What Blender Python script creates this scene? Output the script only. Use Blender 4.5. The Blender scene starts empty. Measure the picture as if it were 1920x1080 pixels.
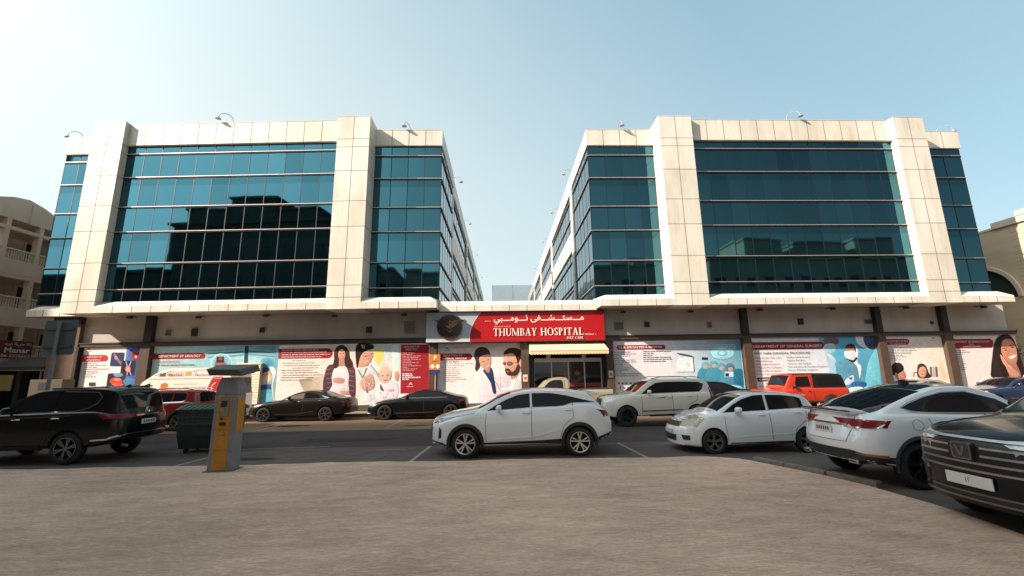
import bpy, bmesh, math, random
from mathutils import Vector, Matrix
from mathutils.bvhtree import BVHTree
random.seed(7)
sc = bpy.context.scene
COL = sc.collection
R = math.radians

# ------------------------------------------------------------------ camera, sky, sun, exposure
FPX, PITCH, ROLL, YAW, EYE = 804.704, 0.19359, -0.01499, 0.024851, 2.2
CF = Vector((math.sin(YAW)*math.cos(PITCH), math.cos(YAW)*math.cos(PITCH), math.sin(PITCH)))
_rt = Vector((math.cos(YAW), -math.sin(YAW), 0)); _up = _rt.cross(CF)
CA = _rt*math.cos(ROLL)+_up*math.sin(ROLL)
CB = -_rt*math.sin(ROLL)+_up*math.cos(ROLL)
cam = bpy.data.objects.new('camera', bpy.data.cameras.new('camera'))
COL.objects.link(cam)
cam.matrix_world = Matrix(((CA.x, CB.x, -CF.x, 0), (CA.y, CB.y, -CF.y, 0), (CA.z, CB.z, -CF.z, EYE), (0, 0, 0, 1)))
cam.data.sensor_width = 36.0
cam.data.lens = FPX/1920*36
cam.data.clip_end = 3000
sc.camera = cam

SUN = Vector((-0.770, -0.354, 0.531)).normalized()
world = bpy.data.worlds.new('World'); sc.world = world; world.use_nodes = True
nt = world.node_tree
bg = nt.nodes['Background']
sky = nt.nodes.new('ShaderNodeTexSky'); sky.sky_type = 'NISHITA'; sky.sun_disc = False
sky.sun_elevation = math.asin(SUN.z)
sky.sun_rotation = math.atan2(SUN.x, SUN.y)
sky.air_density = 1.0; sky.dust_density = 3.2; sky.ozone_density = 2.0
# hazy air: the sky whitens towards the sun's side and towards the horizon
_tc = nt.nodes.new('ShaderNodeTexCoord'); _sx = nt.nodes.new('ShaderNodeSeparateXYZ'); nt.links.new(_tc.outputs['Generated'], _sx.inputs[0])
def _ma(op, a, b, clamp=False):
    n = nt.nodes.new('ShaderNodeMath'); n.operation = op; n.use_clamp = clamp
    for i, v in enumerate((a, b)):
        if isinstance(v, (int, float)): n.inputs[i].default_value = v
        else: nt.links.new(v, n.inputs[i])
    return n.outputs[0]
_w = _ma('ADD', _ma('MULTIPLY', _sx.outputs[0], -.85), _ma('ADD', _ma('MULTIPLY', _sx.outputs[2], -1.05), .98))
_hz = nt.nodes.new('ShaderNodeTexNoise'); _hz.inputs['Scale'].default_value = 1.6; _hz.inputs['Detail'].default_value = 4; nt.links.new(_tc.outputs['Generated'], _hz.inputs['Vector'])
_w = _ma('ADD', _w, _ma('MULTIPLY', _ma('SUBTRACT', _hz.outputs['Fac'], .5), .28))
_w = _ma('MULTIPLY', _w, 1.0, True)
_t1 = nt.nodes.new('ShaderNodeMix'); _t1.data_type = 'RGBA'; _t1.blend_type = 'MULTIPLY'; _t1.inputs[0].default_value = 1
nt.links.new(sky.outputs[0], _t1.inputs[6]); _t1.inputs[7].default_value = (1.16, 1.06, .84, 1)
_t2 = nt.nodes.new('ShaderNodeMix'); _t2.data_type = 'RGBA'; nt.links.new(_w, _t2.inputs[0])
_t0 = nt.nodes.new('ShaderNodeMix'); _t0.data_type = 'RGBA'; _t0.inputs[0].default_value = .68    # dusty Gulf haze evens out the clear-sky model
nt.links.new(_t1.outputs[2], _t0.inputs[6]); _t0.inputs[7].default_value = (1.08, 1.72, 2.02, 1)
_t3 = nt.nodes.new('ShaderNodeMix'); _t3.data_type = 'RGBA'   # sky behind the camera darkened so the right wing glass reflects less
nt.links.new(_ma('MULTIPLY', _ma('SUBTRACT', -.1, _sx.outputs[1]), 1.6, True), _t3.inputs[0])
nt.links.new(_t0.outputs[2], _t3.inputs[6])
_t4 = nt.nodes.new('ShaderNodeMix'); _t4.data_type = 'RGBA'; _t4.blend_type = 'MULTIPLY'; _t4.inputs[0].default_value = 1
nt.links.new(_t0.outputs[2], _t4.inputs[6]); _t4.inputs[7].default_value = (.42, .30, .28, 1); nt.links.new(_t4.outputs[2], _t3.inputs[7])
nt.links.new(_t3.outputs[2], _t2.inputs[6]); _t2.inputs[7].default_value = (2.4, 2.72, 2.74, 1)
# brighter glow round the (unseen) sun
_dp = nt.nodes.new('ShaderNodeVectorMath'); _dp.operation = 'DOT_PRODUCT'; nt.links.new(_tc.outputs['Generated'], _dp.inputs[0]); _dp.inputs[1].default_value = SUN
_au = _ma('ADD', _ma('MULTIPLY', _ma('POWER', _ma('MAXIMUM', _dp.outputs['Value'], 0), 4), 1.7), 1)
_t5 = nt.nodes.new('ShaderNodeVectorMath'); _t5.operation = 'SCALE'; nt.links.new(_t2.outputs[2], _t5.inputs[0]); nt.links.new(_au, _t5.inputs['Scale'])
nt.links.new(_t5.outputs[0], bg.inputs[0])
bg.inputs[1].default_value = 0.14
sun = bpy.data.objects.new('sun', bpy.data.lights.new('sun', 'SUN'))
sun.data.energy = 3.9; sun.data.angle = R(0.53); sun.data.color = (1.0, 0.86, 0.70)
sun.rotation_euler = SUN.to_track_quat('Z', 'Y').to_euler()
sun.location = (-40, -30, 40)
COL.objects.link(sun)
vs = sc.view_settings
vs.view_transform = 'Standard'; vs.look = 'None'; vs.exposure = 1.28; vs.gamma = 1.0

# ------------------------------------------------------------------ helpers
SLOPE_L, SLOPE_R = .03766, .00976           # the two wings stand slightly turned away from each other
def warp_y(x): return SLOPE_L*max(0, -7.6-x)+SLOPE_R*max(0, x-9.4)
def at(px, py, Y):
    """photo pixel -> (x, z) on the facade plane that has unturned depth Y"""
    d = CF+CA*(px-960)/FPX+CB*(540-py)/FPX
    x = 0
    for _ in range(25):
        t = (Y+warp_y(x))/d.y; x = d.x*t
    return x, EYE+d.z*t
def lin(c): return tuple(((v/255)/12.92 if v <= 10 else ((v/255+.055)/1.055)**2.4) for v in c)

_m = {}
def mat(name, c, rough=.5, metal=0., spec=.5, coat=0., var=0., vscale=3., bump=0., bscale=30., emit=0., stretch=(1, 1, 1), alpha=1., hue=None):
    if name in _m: return _m[name]
    m = bpy.data.materials.new(name); m.use_nodes = True; t = m.node_tree; b = t.nodes['Principled BSDF']
    b.inputs['Base Color'].default_value = (*c, 1); b.inputs['Roughness'].default_value = rough
    b.inputs['Metallic'].default_value = metal; b.inputs['Specular IOR Level'].default_value = spec
    b.inputs['Coat Weight'].default_value = coat; b.inputs['Coat Roughness'].default_value = .04
    b.inputs['Alpha'].default_value = alpha
    if var or bump:
        g = t.nodes.new('ShaderNodeNewGeometry'); mp = t.nodes.new('ShaderNodeMapping'); mp.inputs['Scale'].default_value = stretch
        t.links.new(g.outputs['Position'], mp.inputs['Vector'])
    if var:
        n = t.nodes.new('ShaderNodeTexNoise'); n.inputs['Scale'].default_value = vscale; n.inputs['Detail'].default_value = 7; n.inputs['Roughness'].default_value = .6
        t.links.new(mp.outputs[0], n.inputs['Vector'])
        r = t.nodes.new('ShaderNodeValToRGB'); h = hue or (1, 1, 1)
        r.color_ramp.elements[0].position = .3; r.color_ramp.elements[1].position = .7
        r.color_ramp.elements[0].color = tuple(max(0, v*(1-var)*k) for v, k in zip(c, h))+(1,)
        r.color_ramp.elements[1].color = tuple(min(1, v*(1+var)) for v in c)+(1,)
        t.links.new(n.outputs['Fac'], r.inputs[0]); t.links.new(r.outputs[0], b.inputs['Base Color'])
    if bump:
        n2 = t.nodes.new('ShaderNodeTexNoise'); n2.inputs['Scale'].default_value = bscale; n2.inputs['Detail'].default_value = 5
        t.links.new(mp.outputs[0], n2.inputs['Vector'])
        bp = t.nodes.new('ShaderNodeBump'); bp.inputs['Strength'].default_value = bump; bp.inputs['Distance'].default_value = .02
        t.links.new(n2.outputs['Fac'], bp.inputs['Height']); t.links.new(bp.outputs[0], b.inputs['Normal'])
    if emit:
        b.inputs['Emission Color'].default_value = (*c, 1); b.inputs['Emission Strength'].default_value = emit
    _m[name] = m
    return m

def tag(o, label=None, cat=None, group=None, kind=None):
    for k, v in (('label', label), ('category', cat), ('group', group), ('kind', kind)):
        if v: o[k] = v
    return o
def empty(name, loc=(0, 0, 0), rz=0., label=None, cat=None, group=None):
    o = bpy.data.objects.new(name, None); COL.objects.link(o); o.location = loc; o.rotation_euler = (0, 0, rz)
    o.empty_display_size = .3
    return tag(o, label, cat, group)
def origin(p):
    v = Vector((0, 0, 0))
    while p is not None: v += p.location; p = p.parent
    return v

class MB:
    def __init__(s, *mats): s.v = []; s.f = []; s.mi = []; s.mats = list(mats); s.c = []; s.use_c = False
    def face(s, pts, mi=0, col=None):
        n = len(s.v); s.v += [tuple(p) for p in pts]; s.f.append(tuple(range(n, n+len(pts)))); s.mi.append(mi)
        if col is not None: s.use_c = True
        if col is not None and isinstance(col[0], (tuple, list)): s.c += [tuple(q) for q in col]
        else: s.c += [col or (1, 1, 1)]*len(pts)
    def grid(s, faces, verts, mi=0, col=None):
        n = len(s.v); s.v += [tuple(p) for p in verts]; s.c += [col or (1, 1, 1)]*len(verts)
        if col is not None: s.use_c = True
        for f in faces: s.f.append(tuple(n+i for i in f)); s.mi.append(mi)
    def box(s, x0, x1, y0, y1, z0, z1, mi=0, col=None):
        v = [(x0, y0, z0), (x1, y0, z0), (x1, y1, z0), (x0, y1, z0), (x0, y0, z1), (x1, y0, z1), (x1, y1, z1), (x0, y1, z1)]
        s.grid([(0, 3, 2, 1), (4, 5, 6, 7), (0, 1, 5, 4), (1, 2, 6, 5), (2, 3, 7, 6), (3, 0, 4, 7)], v, mi, col)
        return s
    def prism(s, poly, a0, a1, axis='y', mi=0, col=None):
        """poly: 2-D points; extruded along axis between a0 and a1"""
        def P(p, a): return {'x': (a, p[0], p[1]), 'y': (p[0], a, p[1]), 'z': (p[0], p[1], a)}[axis]
        n = len(poly); v = [P(p, a0) for p in poly]+[P(p, a1) for p in poly]
        s.grid([tuple(range(n-1, -1, -1)), tuple(range(n, 2*n))]+[(i, (i+1) % n, n+(i+1) % n, n+i) for i in range(n)], v, mi, col)
        return s
    def tube(s, pts, r, mi=0, n=8, r1=None):
        pts = [Vector(p) for p in pts]; rings = []
        for i, p in enumerate(pts):
            d = (pts[min(i+1, len(pts)-1)]-pts[max(i-1, 0)]).normalized()
            u = d.orthogonal().normalized() if i == 0 else (u-d*u.dot(d)).normalized()
            w = d.cross(u); rr = r if r1 is None else r+(r1-r)*i/(len(pts)-1)
            rings.append([p+(u*math.cos(2*math.pi*k/n)+w*math.sin(2*math.pi*k/n))*rr for k in range(n)])
        v = [q for g in rings for q in g]; m = len(rings)
        f = [(i*n+k, i*n+(k+1) % n, (i+1)*n+(k+1) % n, (i+1)*n+k) for i in range(m-1) for k in range(n)]
        f += [tuple(range(n-1, -1, -1)), tuple((m-1)*n+k for k in range(n))]
        s.grid(f, v, mi); return s
    def lathe(s, prof, c, axis='z', n=24, mi=0):
        """prof: (radius, offset along axis)"""
        v = []
        for r, a in prof:
            for k in range(n):
                t = 2*math.pi*k/n; p, q = r*math.cos(t), r*math.sin(t)
                v.append({'z': (c[0]+p, c[1]+q, c[2]+a), 'y': (c[0]+p, c[1]+a, c[2]+q), 'x': (c[0]+a, c[1]+p, c[2]+q)}[axis])
        m = len(prof)
        f = [(i*n+k, i*n+(k+1) % n, (i+1)*n+(k+1) % n, (i+1)*n+k) for i in range(m-1) for k in range(n)]
        s.grid(f, v, mi); return s
    def build(s, name, parent=None, warp=False, smooth=0., local=False, bevel=0.):
        me = bpy.data.meshes.new(name); o = Vector((0, 0, 0)) if local else origin(parent)
        vv = [(x-o.x, y+(warp_y(x) if warp else 0)-o.y, z-o.z) for x, y, z in s.v]
        me.from_pydata(vv, [], s.f)
        for m in s.mats: me.materials.append(m)
        for p, i in zip(me.polygons, s.mi): p.material_index = i
        if s.use_c:
            a = me.color_attributes.new('Col', 'FLOAT_COLOR', 'POINT')
            for i, c in enumerate(s.c): a.data[i].color = (*c, 1)
        bm = bmesh.new(); bm.from_mesh(me)
        if not s.use_c: bmesh.ops.remove_doubles(bm, verts=bm.verts, dist=1e-5)
        if not s.use_c: bmesh.ops.recalc_face_normals(bm, faces=bm.faces)
        if bevel: bmesh.ops.bevel(bm, geom=[e for e in bm.edges if len(e.link_faces) == 2 and e.calc_face_angle(0) > .6], offset=bevel, segments=2, affect='EDGES', profile=.6)
        bm.to_mesh(me); bm.free()
        ob = bpy.data.objects.new(name, me); COL.objects.link(ob); ob.parent = parent
        if smooth: shade(me, smooth)
        return ob
def shade(me, ang=.6):
    for p in me.polygons: p.use_smooth = True
    me.set_sharp_from_angle(angle=ang)

def attr_mat(name, rough=.45, coat=0., mul=1., metal=0., spec=.5):
    m = bpy.data.materials.new(name); m.use_nodes = True; t = m.node_tree; b = t.nodes['Principled BSDF']
    a = t.nodes.new('ShaderNodeVertexColor'); a.layer_name = 'Col'
    t.links.new(a.outputs[0], b.inputs['Base Color']); b.inputs['Roughness'].default_value = rough
    b.inputs['Metallic'].default_value = metal; b.inputs['Specular IOR Level'].default_value = spec
    return m
PRINT = attr_mat('printed_vinyl', .5, spec=.25)
def _mottle(m, scale, lo, hi):
    t = m.node_tree; b = t.nodes['Principled BSDF']; src = b.inputs['Base Color'].links[0].from_socket
    g = t.nodes.new('ShaderNodeNewGeometry'); n = t.nodes.new('ShaderNodeTexNoise'); n.inputs['Scale'].default_value = scale; n.inputs['Detail'].default_value = 6; n.inputs['Roughness'].default_value = .7
    t.links.new(g.outputs['Position'], n.inputs['Vector']); r = t.nodes.new('ShaderNodeMapRange'); r.inputs[1].default_value = .3; r.inputs[2].default_value = .7; r.inputs[3].default_value = lo; r.inputs[4].default_value = hi
    t.links.new(n.outputs['Fac'], r.inputs[0]); k = t.nodes.new('ShaderNodeVectorMath'); k.operation = 'SCALE'; t.links.new(src, k.inputs[0]); t.links.new(r.outputs[0], k.inputs['Scale']); t.links.new(k.outputs[0], b.inputs['Base Color'])
_mottle(PRINT, 3.5, .86, 1.08)

def text(s, name, parent, x0, x1, z0, z1, y, m, warp=True, bold=0.0, align='fit', depth=.004, max_stretch=9, local=False, axis='y', shear=0., flip=False):
    """lettering fitted in a rectangle of a vertical plane facing -Y (axis 'y') or +X (axis 'x')"""
    cu = bpy.data.curves.new(name, 'FONT'); cu.body = s; cu.offset = bold; cu.resolution_u = 3
    cu.shear = shear
    o = bpy.data.objects.new(name, cu); COL.objects.link(o)
    dg = bpy.context.evaluated_depsgraph_get(); dg.update()
    me = bpy.data.meshes.new_from_object(o.evaluated_get(dg)); bpy.data.objects.remove(o)
    xs = [v.co.x for v in me.vertices]; zs = [v.co.y for v in me.vertices]
    a, b, c, d = min(xs), max(xs), min(zs), max(zs)
    sx = (x1-x0)/(b-a); sz = (z1-z0)/(d-c)
    bm = bmesh.new(); bm.from_mesh(me)
    bmesh.ops.remove_doubles(bm, verts=bm.verts, dist=1e-5)
    seen = set(); k = 0
    og = Vector((0, 0, 0)) if local else origin(parent)
    for v in bm.verts:
        if v in seen: continue
        st = [v]; isl = []
        seen.add(v)
        while st:
            q = st.pop(); isl.append(q)
            for e in q.link_edges:
                w = e.other_vert(q)
                if w not in seen: seen.add(w); st.append(w)
        for q in isl:
            X = x0+(q.co.x-a)*sx; Z = z0+(q.co.y-c)*sz; off = (k % 5)*.0003
            if axis == 'y': q.co = Vector((X-og.x, y-off+(warp_y(X) if warp else 0)-og.y, Z-og.z))
            else: q.co = Vector((y+off-og.x, X-og.y, Z-og.z))
        k += 1
    bm.to_mesh(me); bm.free(); me.materials.clear(); me.materials.append(m)
    me.name = name
    ob = bpy.data.objects.new(name, me); COL.objects.link(ob); ob.parent = parent
    return ob

# ------------------------------------------------------------------ materials
CLAD = mat('cream_cladding', (.70, .66, .605), .45, var=.13, vscale=.9, bump=.03, bscale=60, hue=(1, .95, .84), stretch=(1, 1, .35))
def _panels(m):
    t = m.node_tree; b = t.nodes['Principled BSDF']; src = b.inputs['Base Color'].links[0].from_socket
    g = t.nodes.new('ShaderNodeNewGeometry')
    sn = t.nodes.new('ShaderNodeVectorMath'); sn.operation = 'SNAP'; sn.inputs[1].default_value = (1.075, 50, 1.75); t.links.new(g.outputs['Position'], sn.inputs[0])
    wn = t.nodes.new('ShaderNodeTexWhiteNoise'); t.links.new(sn.outputs[0], wn.inputs['Vector'])
    r = t.nodes.new('ShaderNodeMapRange'); r.inputs[3].default_value = .93; r.inputs[4].default_value = 1.05; t.links.new(wn.outputs['Value'], r.inputs[0])
    mp = t.nodes.new('ShaderNodeMapping'); mp.inputs['Scale'].default_value = (7, 7, .35); t.links.new(g.outputs['Position'], mp.inputs[0])
    n = t.nodes.new('ShaderNodeTexNoise'); n.inputs['Scale'].default_value = 1; n.inputs['Detail'].default_value = 5; t.links.new(mp.outputs[0], n.inputs['Vector'])
    r2 = t.nodes.new('ShaderNodeMapRange'); r2.inputs[1].default_value = .28; r2.inputs[2].default_value = .5; r2.inputs[3].default_value = .92; r2.inputs[4].default_value = 1.0; t.links.new(n.outputs['Fac'], r2.inputs[0])
    k = t.nodes.new('ShaderNodeMath'); k.operation = 'MULTIPLY'; t.links.new(r.outputs[0], k.inputs[0]); t.links.new(r2.outputs[0], k.inputs[1])
    v = t.nodes.new('ShaderNodeVectorMath'); v.operation = 'SCALE'; t.links.new(src, v.inputs[0]); t.links.new(k.outputs[0], v.inputs['Scale']); t.links.new(v.outputs[0], b.inputs['Base Color'])
_panels(CLAD)
JOINT = mat('joint_gap', (.12, .085, .065), .8)
PLASTER = mat('grey_plaster', (.50, .455, .41), .8, var=.13, vscale=.9, bump=.15, bscale=90, stretch=(1, 1, .35))
GRANITE = mat('brown_granite', (.135, .078, .052), .45, var=.28, vscale=14, bump=.04, bscale=120)
BROWN = mat('brown_frame_metal', (.085, .052, .036), .45, var=.15, vscale=4)
DARKM = mat('dark_metal', (.022, .02, .02), .5)
ALU = mat('pale_aluminium', (.62, .53, .52), .38, metal=.55)
CORE = mat('dark_interior', (.010, .012, .014), .9)
BLACKGAP = mat('dark_mullion', (.006, .012, .016), .5)
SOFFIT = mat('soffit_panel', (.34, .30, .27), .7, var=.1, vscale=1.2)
GREYM = mat('grey_metal', (.20, .20, .21), .5, var=.1, vscale=6)

GLASS = bpy.data.materials.new('teal_reflective_glass'); GLASS.use_nodes = True
_t = GLASS.node_tree; _b = _t.nodes['Principled BSDF']
_a = _t.nodes.new('ShaderNodeVertexColor'); _a.layer_name = 'Col'
_b.inputs['Metallic'].default_value = 1.0; _b.inputs['Roughness'].default_value = .03
_x = _t.nodes.new('ShaderNodeMix'); _x.data_type = 'RGBA'; _x.blend_type = 'MULTIPLY'; _x.inputs[0].default_value = 1
_x.inputs[6].default_value = (.060, .170, .212, 1)
_t.links.new(_a.outputs[0], _x.inputs[7]); _t.links.new(_x.outputs[2], _b.inputs['Base Color'])
_g = _t.nodes.new('ShaderNodeNewGeometry'); _n = _t.nodes.new('ShaderNodeTexNoise'); _n.inputs['Scale'].default_value = .8; _n.inputs['Detail'].default_value = 1
_p = _t.nodes.new('ShaderNodeBump'); _p.inputs['Strength'].default_value = .035; _p.inputs['Distance'].default_value = .05
_t.links.new(_g.outputs['Position'], _n.inputs['Vector']); _t.links.new(_n.outputs['Fac'], _p.inputs['Height']); _t.links.new(_p.outputs[0], _b.inputs['Normal'])

# ------------------------------------------------------------------ ground
def ground_mat(name, c, var=.2, streak=(1, 1, 1), scale=1.2, bump=.3, bscale=20, fine=.25):
    m = bpy.data.materials.new(name); m.use_nodes = True; t = m.node_tree; b = t.nodes['Principled BSDF']
    g = t.nodes.new('ShaderNodeNewGeometry'); mp = t.nodes.new('ShaderNodeMapping'); mp.inputs['Scale'].default_value = streak
    mp.inputs['Rotation'].default_value = (0, 0, R(-24))
    t.links.new(g.outputs['Position'], mp.inputs['Vector'])
    n = t.nodes.new('ShaderNodeTexNoise'); n.inputs['Scale'].default_value = scale; n.inputs['Detail'].default_value = 9; n.inputs['Roughness'].default_value = .62
    n2 = t.nodes.new('ShaderNodeTexNoise'); n2.inputs['Scale'].default_value = bscale; n2.inputs['Detail'].default_value = 6; n2.inputs['Roughness'].default_value = .7; n2.inputs['Distortion'].default_value = 1.2
    n3 = t.nodes.new('ShaderNodeTexNoise'); n3.inputs['Scale'].default_value = .22; n3.inputs['Detail'].default_value = 4
    for q in (n, n2): t.links.new(mp.outputs[0], q.inputs['Vector'])
    t.links.new(g.outputs['Position'], n3.inputs['Vector'])
    def ramp(src, lo, hi, a, z):
        r = t.nodes.new('ShaderNodeMapRange'); r.inputs[1].default_value = a; r.inputs[2].default_value = z; r.inputs[3].default_value = lo; r.inputs[4].default_value = hi
        t.links.new(src, r.inputs[0]); return r.outputs[0]
    a1 = ramp(n.outputs['Fac'], 1-var, 1+var, .3, .7); a2 = ramp(n2.outputs['Fac'], 1-fine, 1+fine, .3, .7); a3 = ramp(n3.outputs['Fac'], .84, 1.16, .35, .65)
    mu = t.nodes.new('ShaderNodeMath'); mu.operation = 'MULTIPLY'; t.links.new(a1, mu.inputs[0]); t.links.new(a2, mu.inputs[1])
    mv = t.nodes.new('ShaderNodeMath'); mv.operation = 'MULTIPLY'; t.links.new(mu.outputs[0], mv.inputs[0]); t.links.new(a3, mv.inputs[1])
    hs = t.nodes.new('ShaderNodeVectorMath'); hs.operation = 'SCALE'; hs.inputs[0].default_value = c; t.links.new(mv.outputs[0], hs.inputs['Scale'])
    t.links.new(hs.outputs[0], b.inputs['Base Color']); b.inputs['Roughness'].default_value = .85; b.inputs['Specular IOR Level'].default_value = .12
    bp = t.nodes.new('ShaderNodeBump'); bp.inputs['Strength'].default_value = bump; bp.inputs['Distance'].default_value = .03
    t.links.new(a2, bp.inputs['Height']); t.links.new(bp.outputs[0], b.inputs['Normal'])
    return m
ASPH = ground_mat('asphalt', (.062, .050, .050), .14, scale=2, bump=.25, bscale=40, fine=.15)
BAY = ground_mat('worn_asphalt', (.110, .088, .080), .2, scale=1.6, bump=.3, bscale=30, fine=.15)
SAND = ground_mat('sandy_paving', (.63, .42, .315), .17, streak=(.65, 2.2, 1), scale=1.5, bump=.9, bscale=12, fine=.27)
PAVER = ground_mat('parking_pavers', (.23, .155, .098), .15, streak=(1, 1, 1), scale=2.5, bump=.4, bscale=25, fine=.2)
KERB = ground_mat('kerb_stone', (.17, .145, .125), .2, scale=3, bump=.3, bscale=20)
WALK = ground_mat('sidewalk_tiles', (.30, .25, .20), .15, scale=3, bump=.3, bscale=20)

def structure(name, mb, **k): return tag(mb.build(name, None, **k), kind='structure')
g = MB(ASPH); g.face([(-600, -400, 0), (600, -400, 0), (600, 900, 0), (-600, 900, 0)]); structure('road', g)
g = MB(BAY)
g.face([(-60, 11.2, .004), (40, 11.2, .004), (40, 14.0, .004), (-60, 14.0, .004)])
g.face([(6.0, -30, .004), (40, -30, .004), (40, 11.2, .004), (6.0, 11.2, .004)]); structure('parking_bay_surface', g)
g = MB(PAVER); g.face([(-60, 18.15, .004), (60, 18.15, .004), (60, 23.85, .004), (-60, 23.85, .004)]); structure('far_parking_strip', g)
# foreground paving: a slightly raised, gently uneven sheet with a kerb edge along its far and right side
edge = [(-60, 11.35), (-16, 11.45), (-9, 11.35), (-4, 11.42), (2, 11.35), (5.0, 11.3), (5.75, 10.95), (6.12, 10.1), (6.45, 9.3), (6.72, 8.3), (6.80, 7.2), (6.72, 6.2), (6.6, 5.2), (6.3, 3.0), (6.2, -30), (-60, -30)]
_e2 = []; _re = random.Random(9)
for (xa, ya), (xb, yb) in zip(edge[:14], edge[1:15]):
    n_ = max(1, int(math.hypot(xb-xa, yb-ya)/.35)) if -17 < xa < 8 and yb > 2 else 1
    for i in range(n_): _e2.append((xa+(xb-xa)*i/n_+(_re.uniform(-.02, .02) if i else 0), ya+(yb-ya)*i/n_+(_re.uniform(-.035, .035)+.05*math.sin(xa*1.3+i*.5) if i else 0)))
edge = _e2+edge[14:]
g = MB(SAND, KERB); n = len(edge)
g.face([(x, y, .055) for x, y in edge], 0)
for i in range(n-2):
    (x0, y0), (x1, y1) = edge[i], edge[i+1]
    g.face([(x0, y0, .055), (x1, y1, .055), (x1+.02, y1+.02, .0), (x0+.02, y0+.02, .0)], 1)
structure('foreground_pavement', g)
# kerb stones on the right, a row of long blocks with gaps
k = empty('kerb', (6.7, 8.3, 0)); tag(k, kind='structure')
kp = [(5.95, 10.72), (6.22, 10.0), (6.55, 9.15), (6.83, 8.25)]
for i in range(3):
    a = Vector((*kp[i], 0)); b = Vector((*kp[i+1], 0)); d = (b-a).normalized(); w = Vector((-d.y, d.x, 0))*-.0+Vector((d.y, -d.x, 0))*0; w = Vector((-d.y, d.x, 0))*.17
    if i == 1: b = b-d*.02
    q = MB(KERB); p = [a+d*.01, b-d*.01, b-d*.01+w, a+d*.01+w]
    v = [(v_.x, v_.y, 0) for v_ in p]+[(v_.x, v_.y, .125) for v_ in p]
    q.grid([(0, 3, 2, 1), (4, 5, 6, 7), (0, 1, 5, 4), (1, 2, 6, 5), (2, 3, 7, 6), (3, 0, 4, 7)], v)
    q.build('kerb_stone', k, bevel=.015)
WHITE_LINE = ground_mat('worn_white_paint', (.30, .26, .23), .35, scale=5, bump=.1, bscale=30, fine=.3)
g = MB(WHITE_LINE)
for x0, y0, x1, y1, w in [(-2.42, 11.5, -2.28, 13.9, .10), (3.62, 11.5, 3.5, 13.9, .10), (9.6, 11.5, 9.4, 13.9, .1), (-8.3, 11.5, -8.1, 13.9, .1), (-14.2, 11.5, -14, 13.9, .1)]:
    g.face([(x0, y0, .009), (x0+w, y0, .009), (x1+w, y1, .009), (x1, y1, .009)])
for x in (-10.1, -4.9, .6, 5.8, 12.3, 18.0, 24):
    g.face([(x, 18.6, .009), (x+.1, 18.6, .009), (x+.1, 23.6, .009), (x, 23.6, .009)])
g.face([(-9.0, 13.9, .009), (-5.4, 14.15, .009), (-5.4, 14.22, .009), (-9, 13.97, .009)])
g.face([(-3.7, 13.35, .009), (-2.9, 13.45, .009), (-2.9, 13.52, .009), (-3.7, 13.4, .009)])
structure('road_markings', g)
PATCH = ground_mat('asphalt_patch', (.040, .036, .037), .2, scale=3, bump=.2, bscale=40, fine=.2)
g = MB(PATCH)
rp = random.Random(4)
for (cx, cy, rx, ry) in [(-5.5, 15.6, 1.5, .5), (2.2, 16.4, .9, .35), (.3, 12.5, .9, .3), (-1.0, 12.7, .5, .22), (6.6, 12.6, .8, .3), (-6.9, 12.4, .7, .25), (11, 15.5, 1.4, .5), (-12.5, 15.8, 1.1, .35), (9.6, 9.0, .6, .4), (-9.6, 20.0, .9, .4), (3.0, 20.4, .7, .3), (10.5, 20.3, .8, .35), (-3.8, 19.3, .5, .18)]:
    m_ = 22; ph = rp.random()*6
    g.face([(cx+rx*(1+.22*math.sin(3*t+ph)+.1*math.sin(7*t))*math.cos(t), cy+ry*(1+.22*math.sin(2*t+ph))*math.sin(t), .0075) for t in [k*2*math.pi/m_ for k in range(m_)]])
structure('asphalt_stains', g)
g = MB(WALK, KERB); g.box(-60, 60, 23.85, 30, 0, .15); g.box(-60, 60, 23.70, 23.85, 0, .152, 1); structure('sidewalk', g)

# ------------------------------------------------------------------ hospital
Zs = [6.45, 7.13, 8.67, 10.56, 12.1, 13.98, 15.5, 16.02]
hosp = empty('hospital_building', (1, 24, 0), 0, 'cream and teal glass hospital with two matching wings over a ground floor of posters', 'hospital')
def part(mb, name, p=hosp, **k): return mb.build(name, p, warp=True, **k)

core = MB(CORE, PLASTER)
core.box(-27.1, -4.1, 25.2, 87, 6.0, 16.9); core.box(5.9, 29.6, 25.2, 87, 6.0, 16.9)
core.box(-22.5, -9.9, 24.15, 25.2, 6.0, 16.9); core.box(11.9, 24.4, 24.15, 25.2, 6.0, 16.9)
part(core, 'wing_core')
pod = MB(PLASTER, DARKM, GREYM)
pod.box(-24.6, 1.3, 25.22, 87, 0, 6.05); pod.box(6.2, 30.75, 25.22, 87, 0, 6.05)
pod.box(1.3, 6.2, 27.0, 87, 0, 6.05); pod.box(1.3, 6.2, 25.22, 27, 3.95, 6.05)
part(pod, 'ground_floor_wall')
gr = MB(GRANITE, DARKM, JOINT)
gr.box(-26.25, -24.6, 24.95, 26.5, 0, 5.32); gr.box(-26.25, -24.6, 24.93, 26.5, 5.32, 5.78, 1)
for z in (1.3, 2.65, 3.98): gr.box(-26.252, -24.598, 24.947, 26.4, z, z+.012, 2)
part(gr, 'granite_corner_pier')
b = MB(BROWN, DARKM)
for x0, x1 in [(-24.6, -4.2), (5.8, 31.0)]:
    b.box(x0, x1, 25.0, 25.219, 3.99, 4.15); b.box(x0, x1, 24.96, 25.219, 4.15, 4.23, 1)
part(b, 'horizontal_beam')
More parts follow.
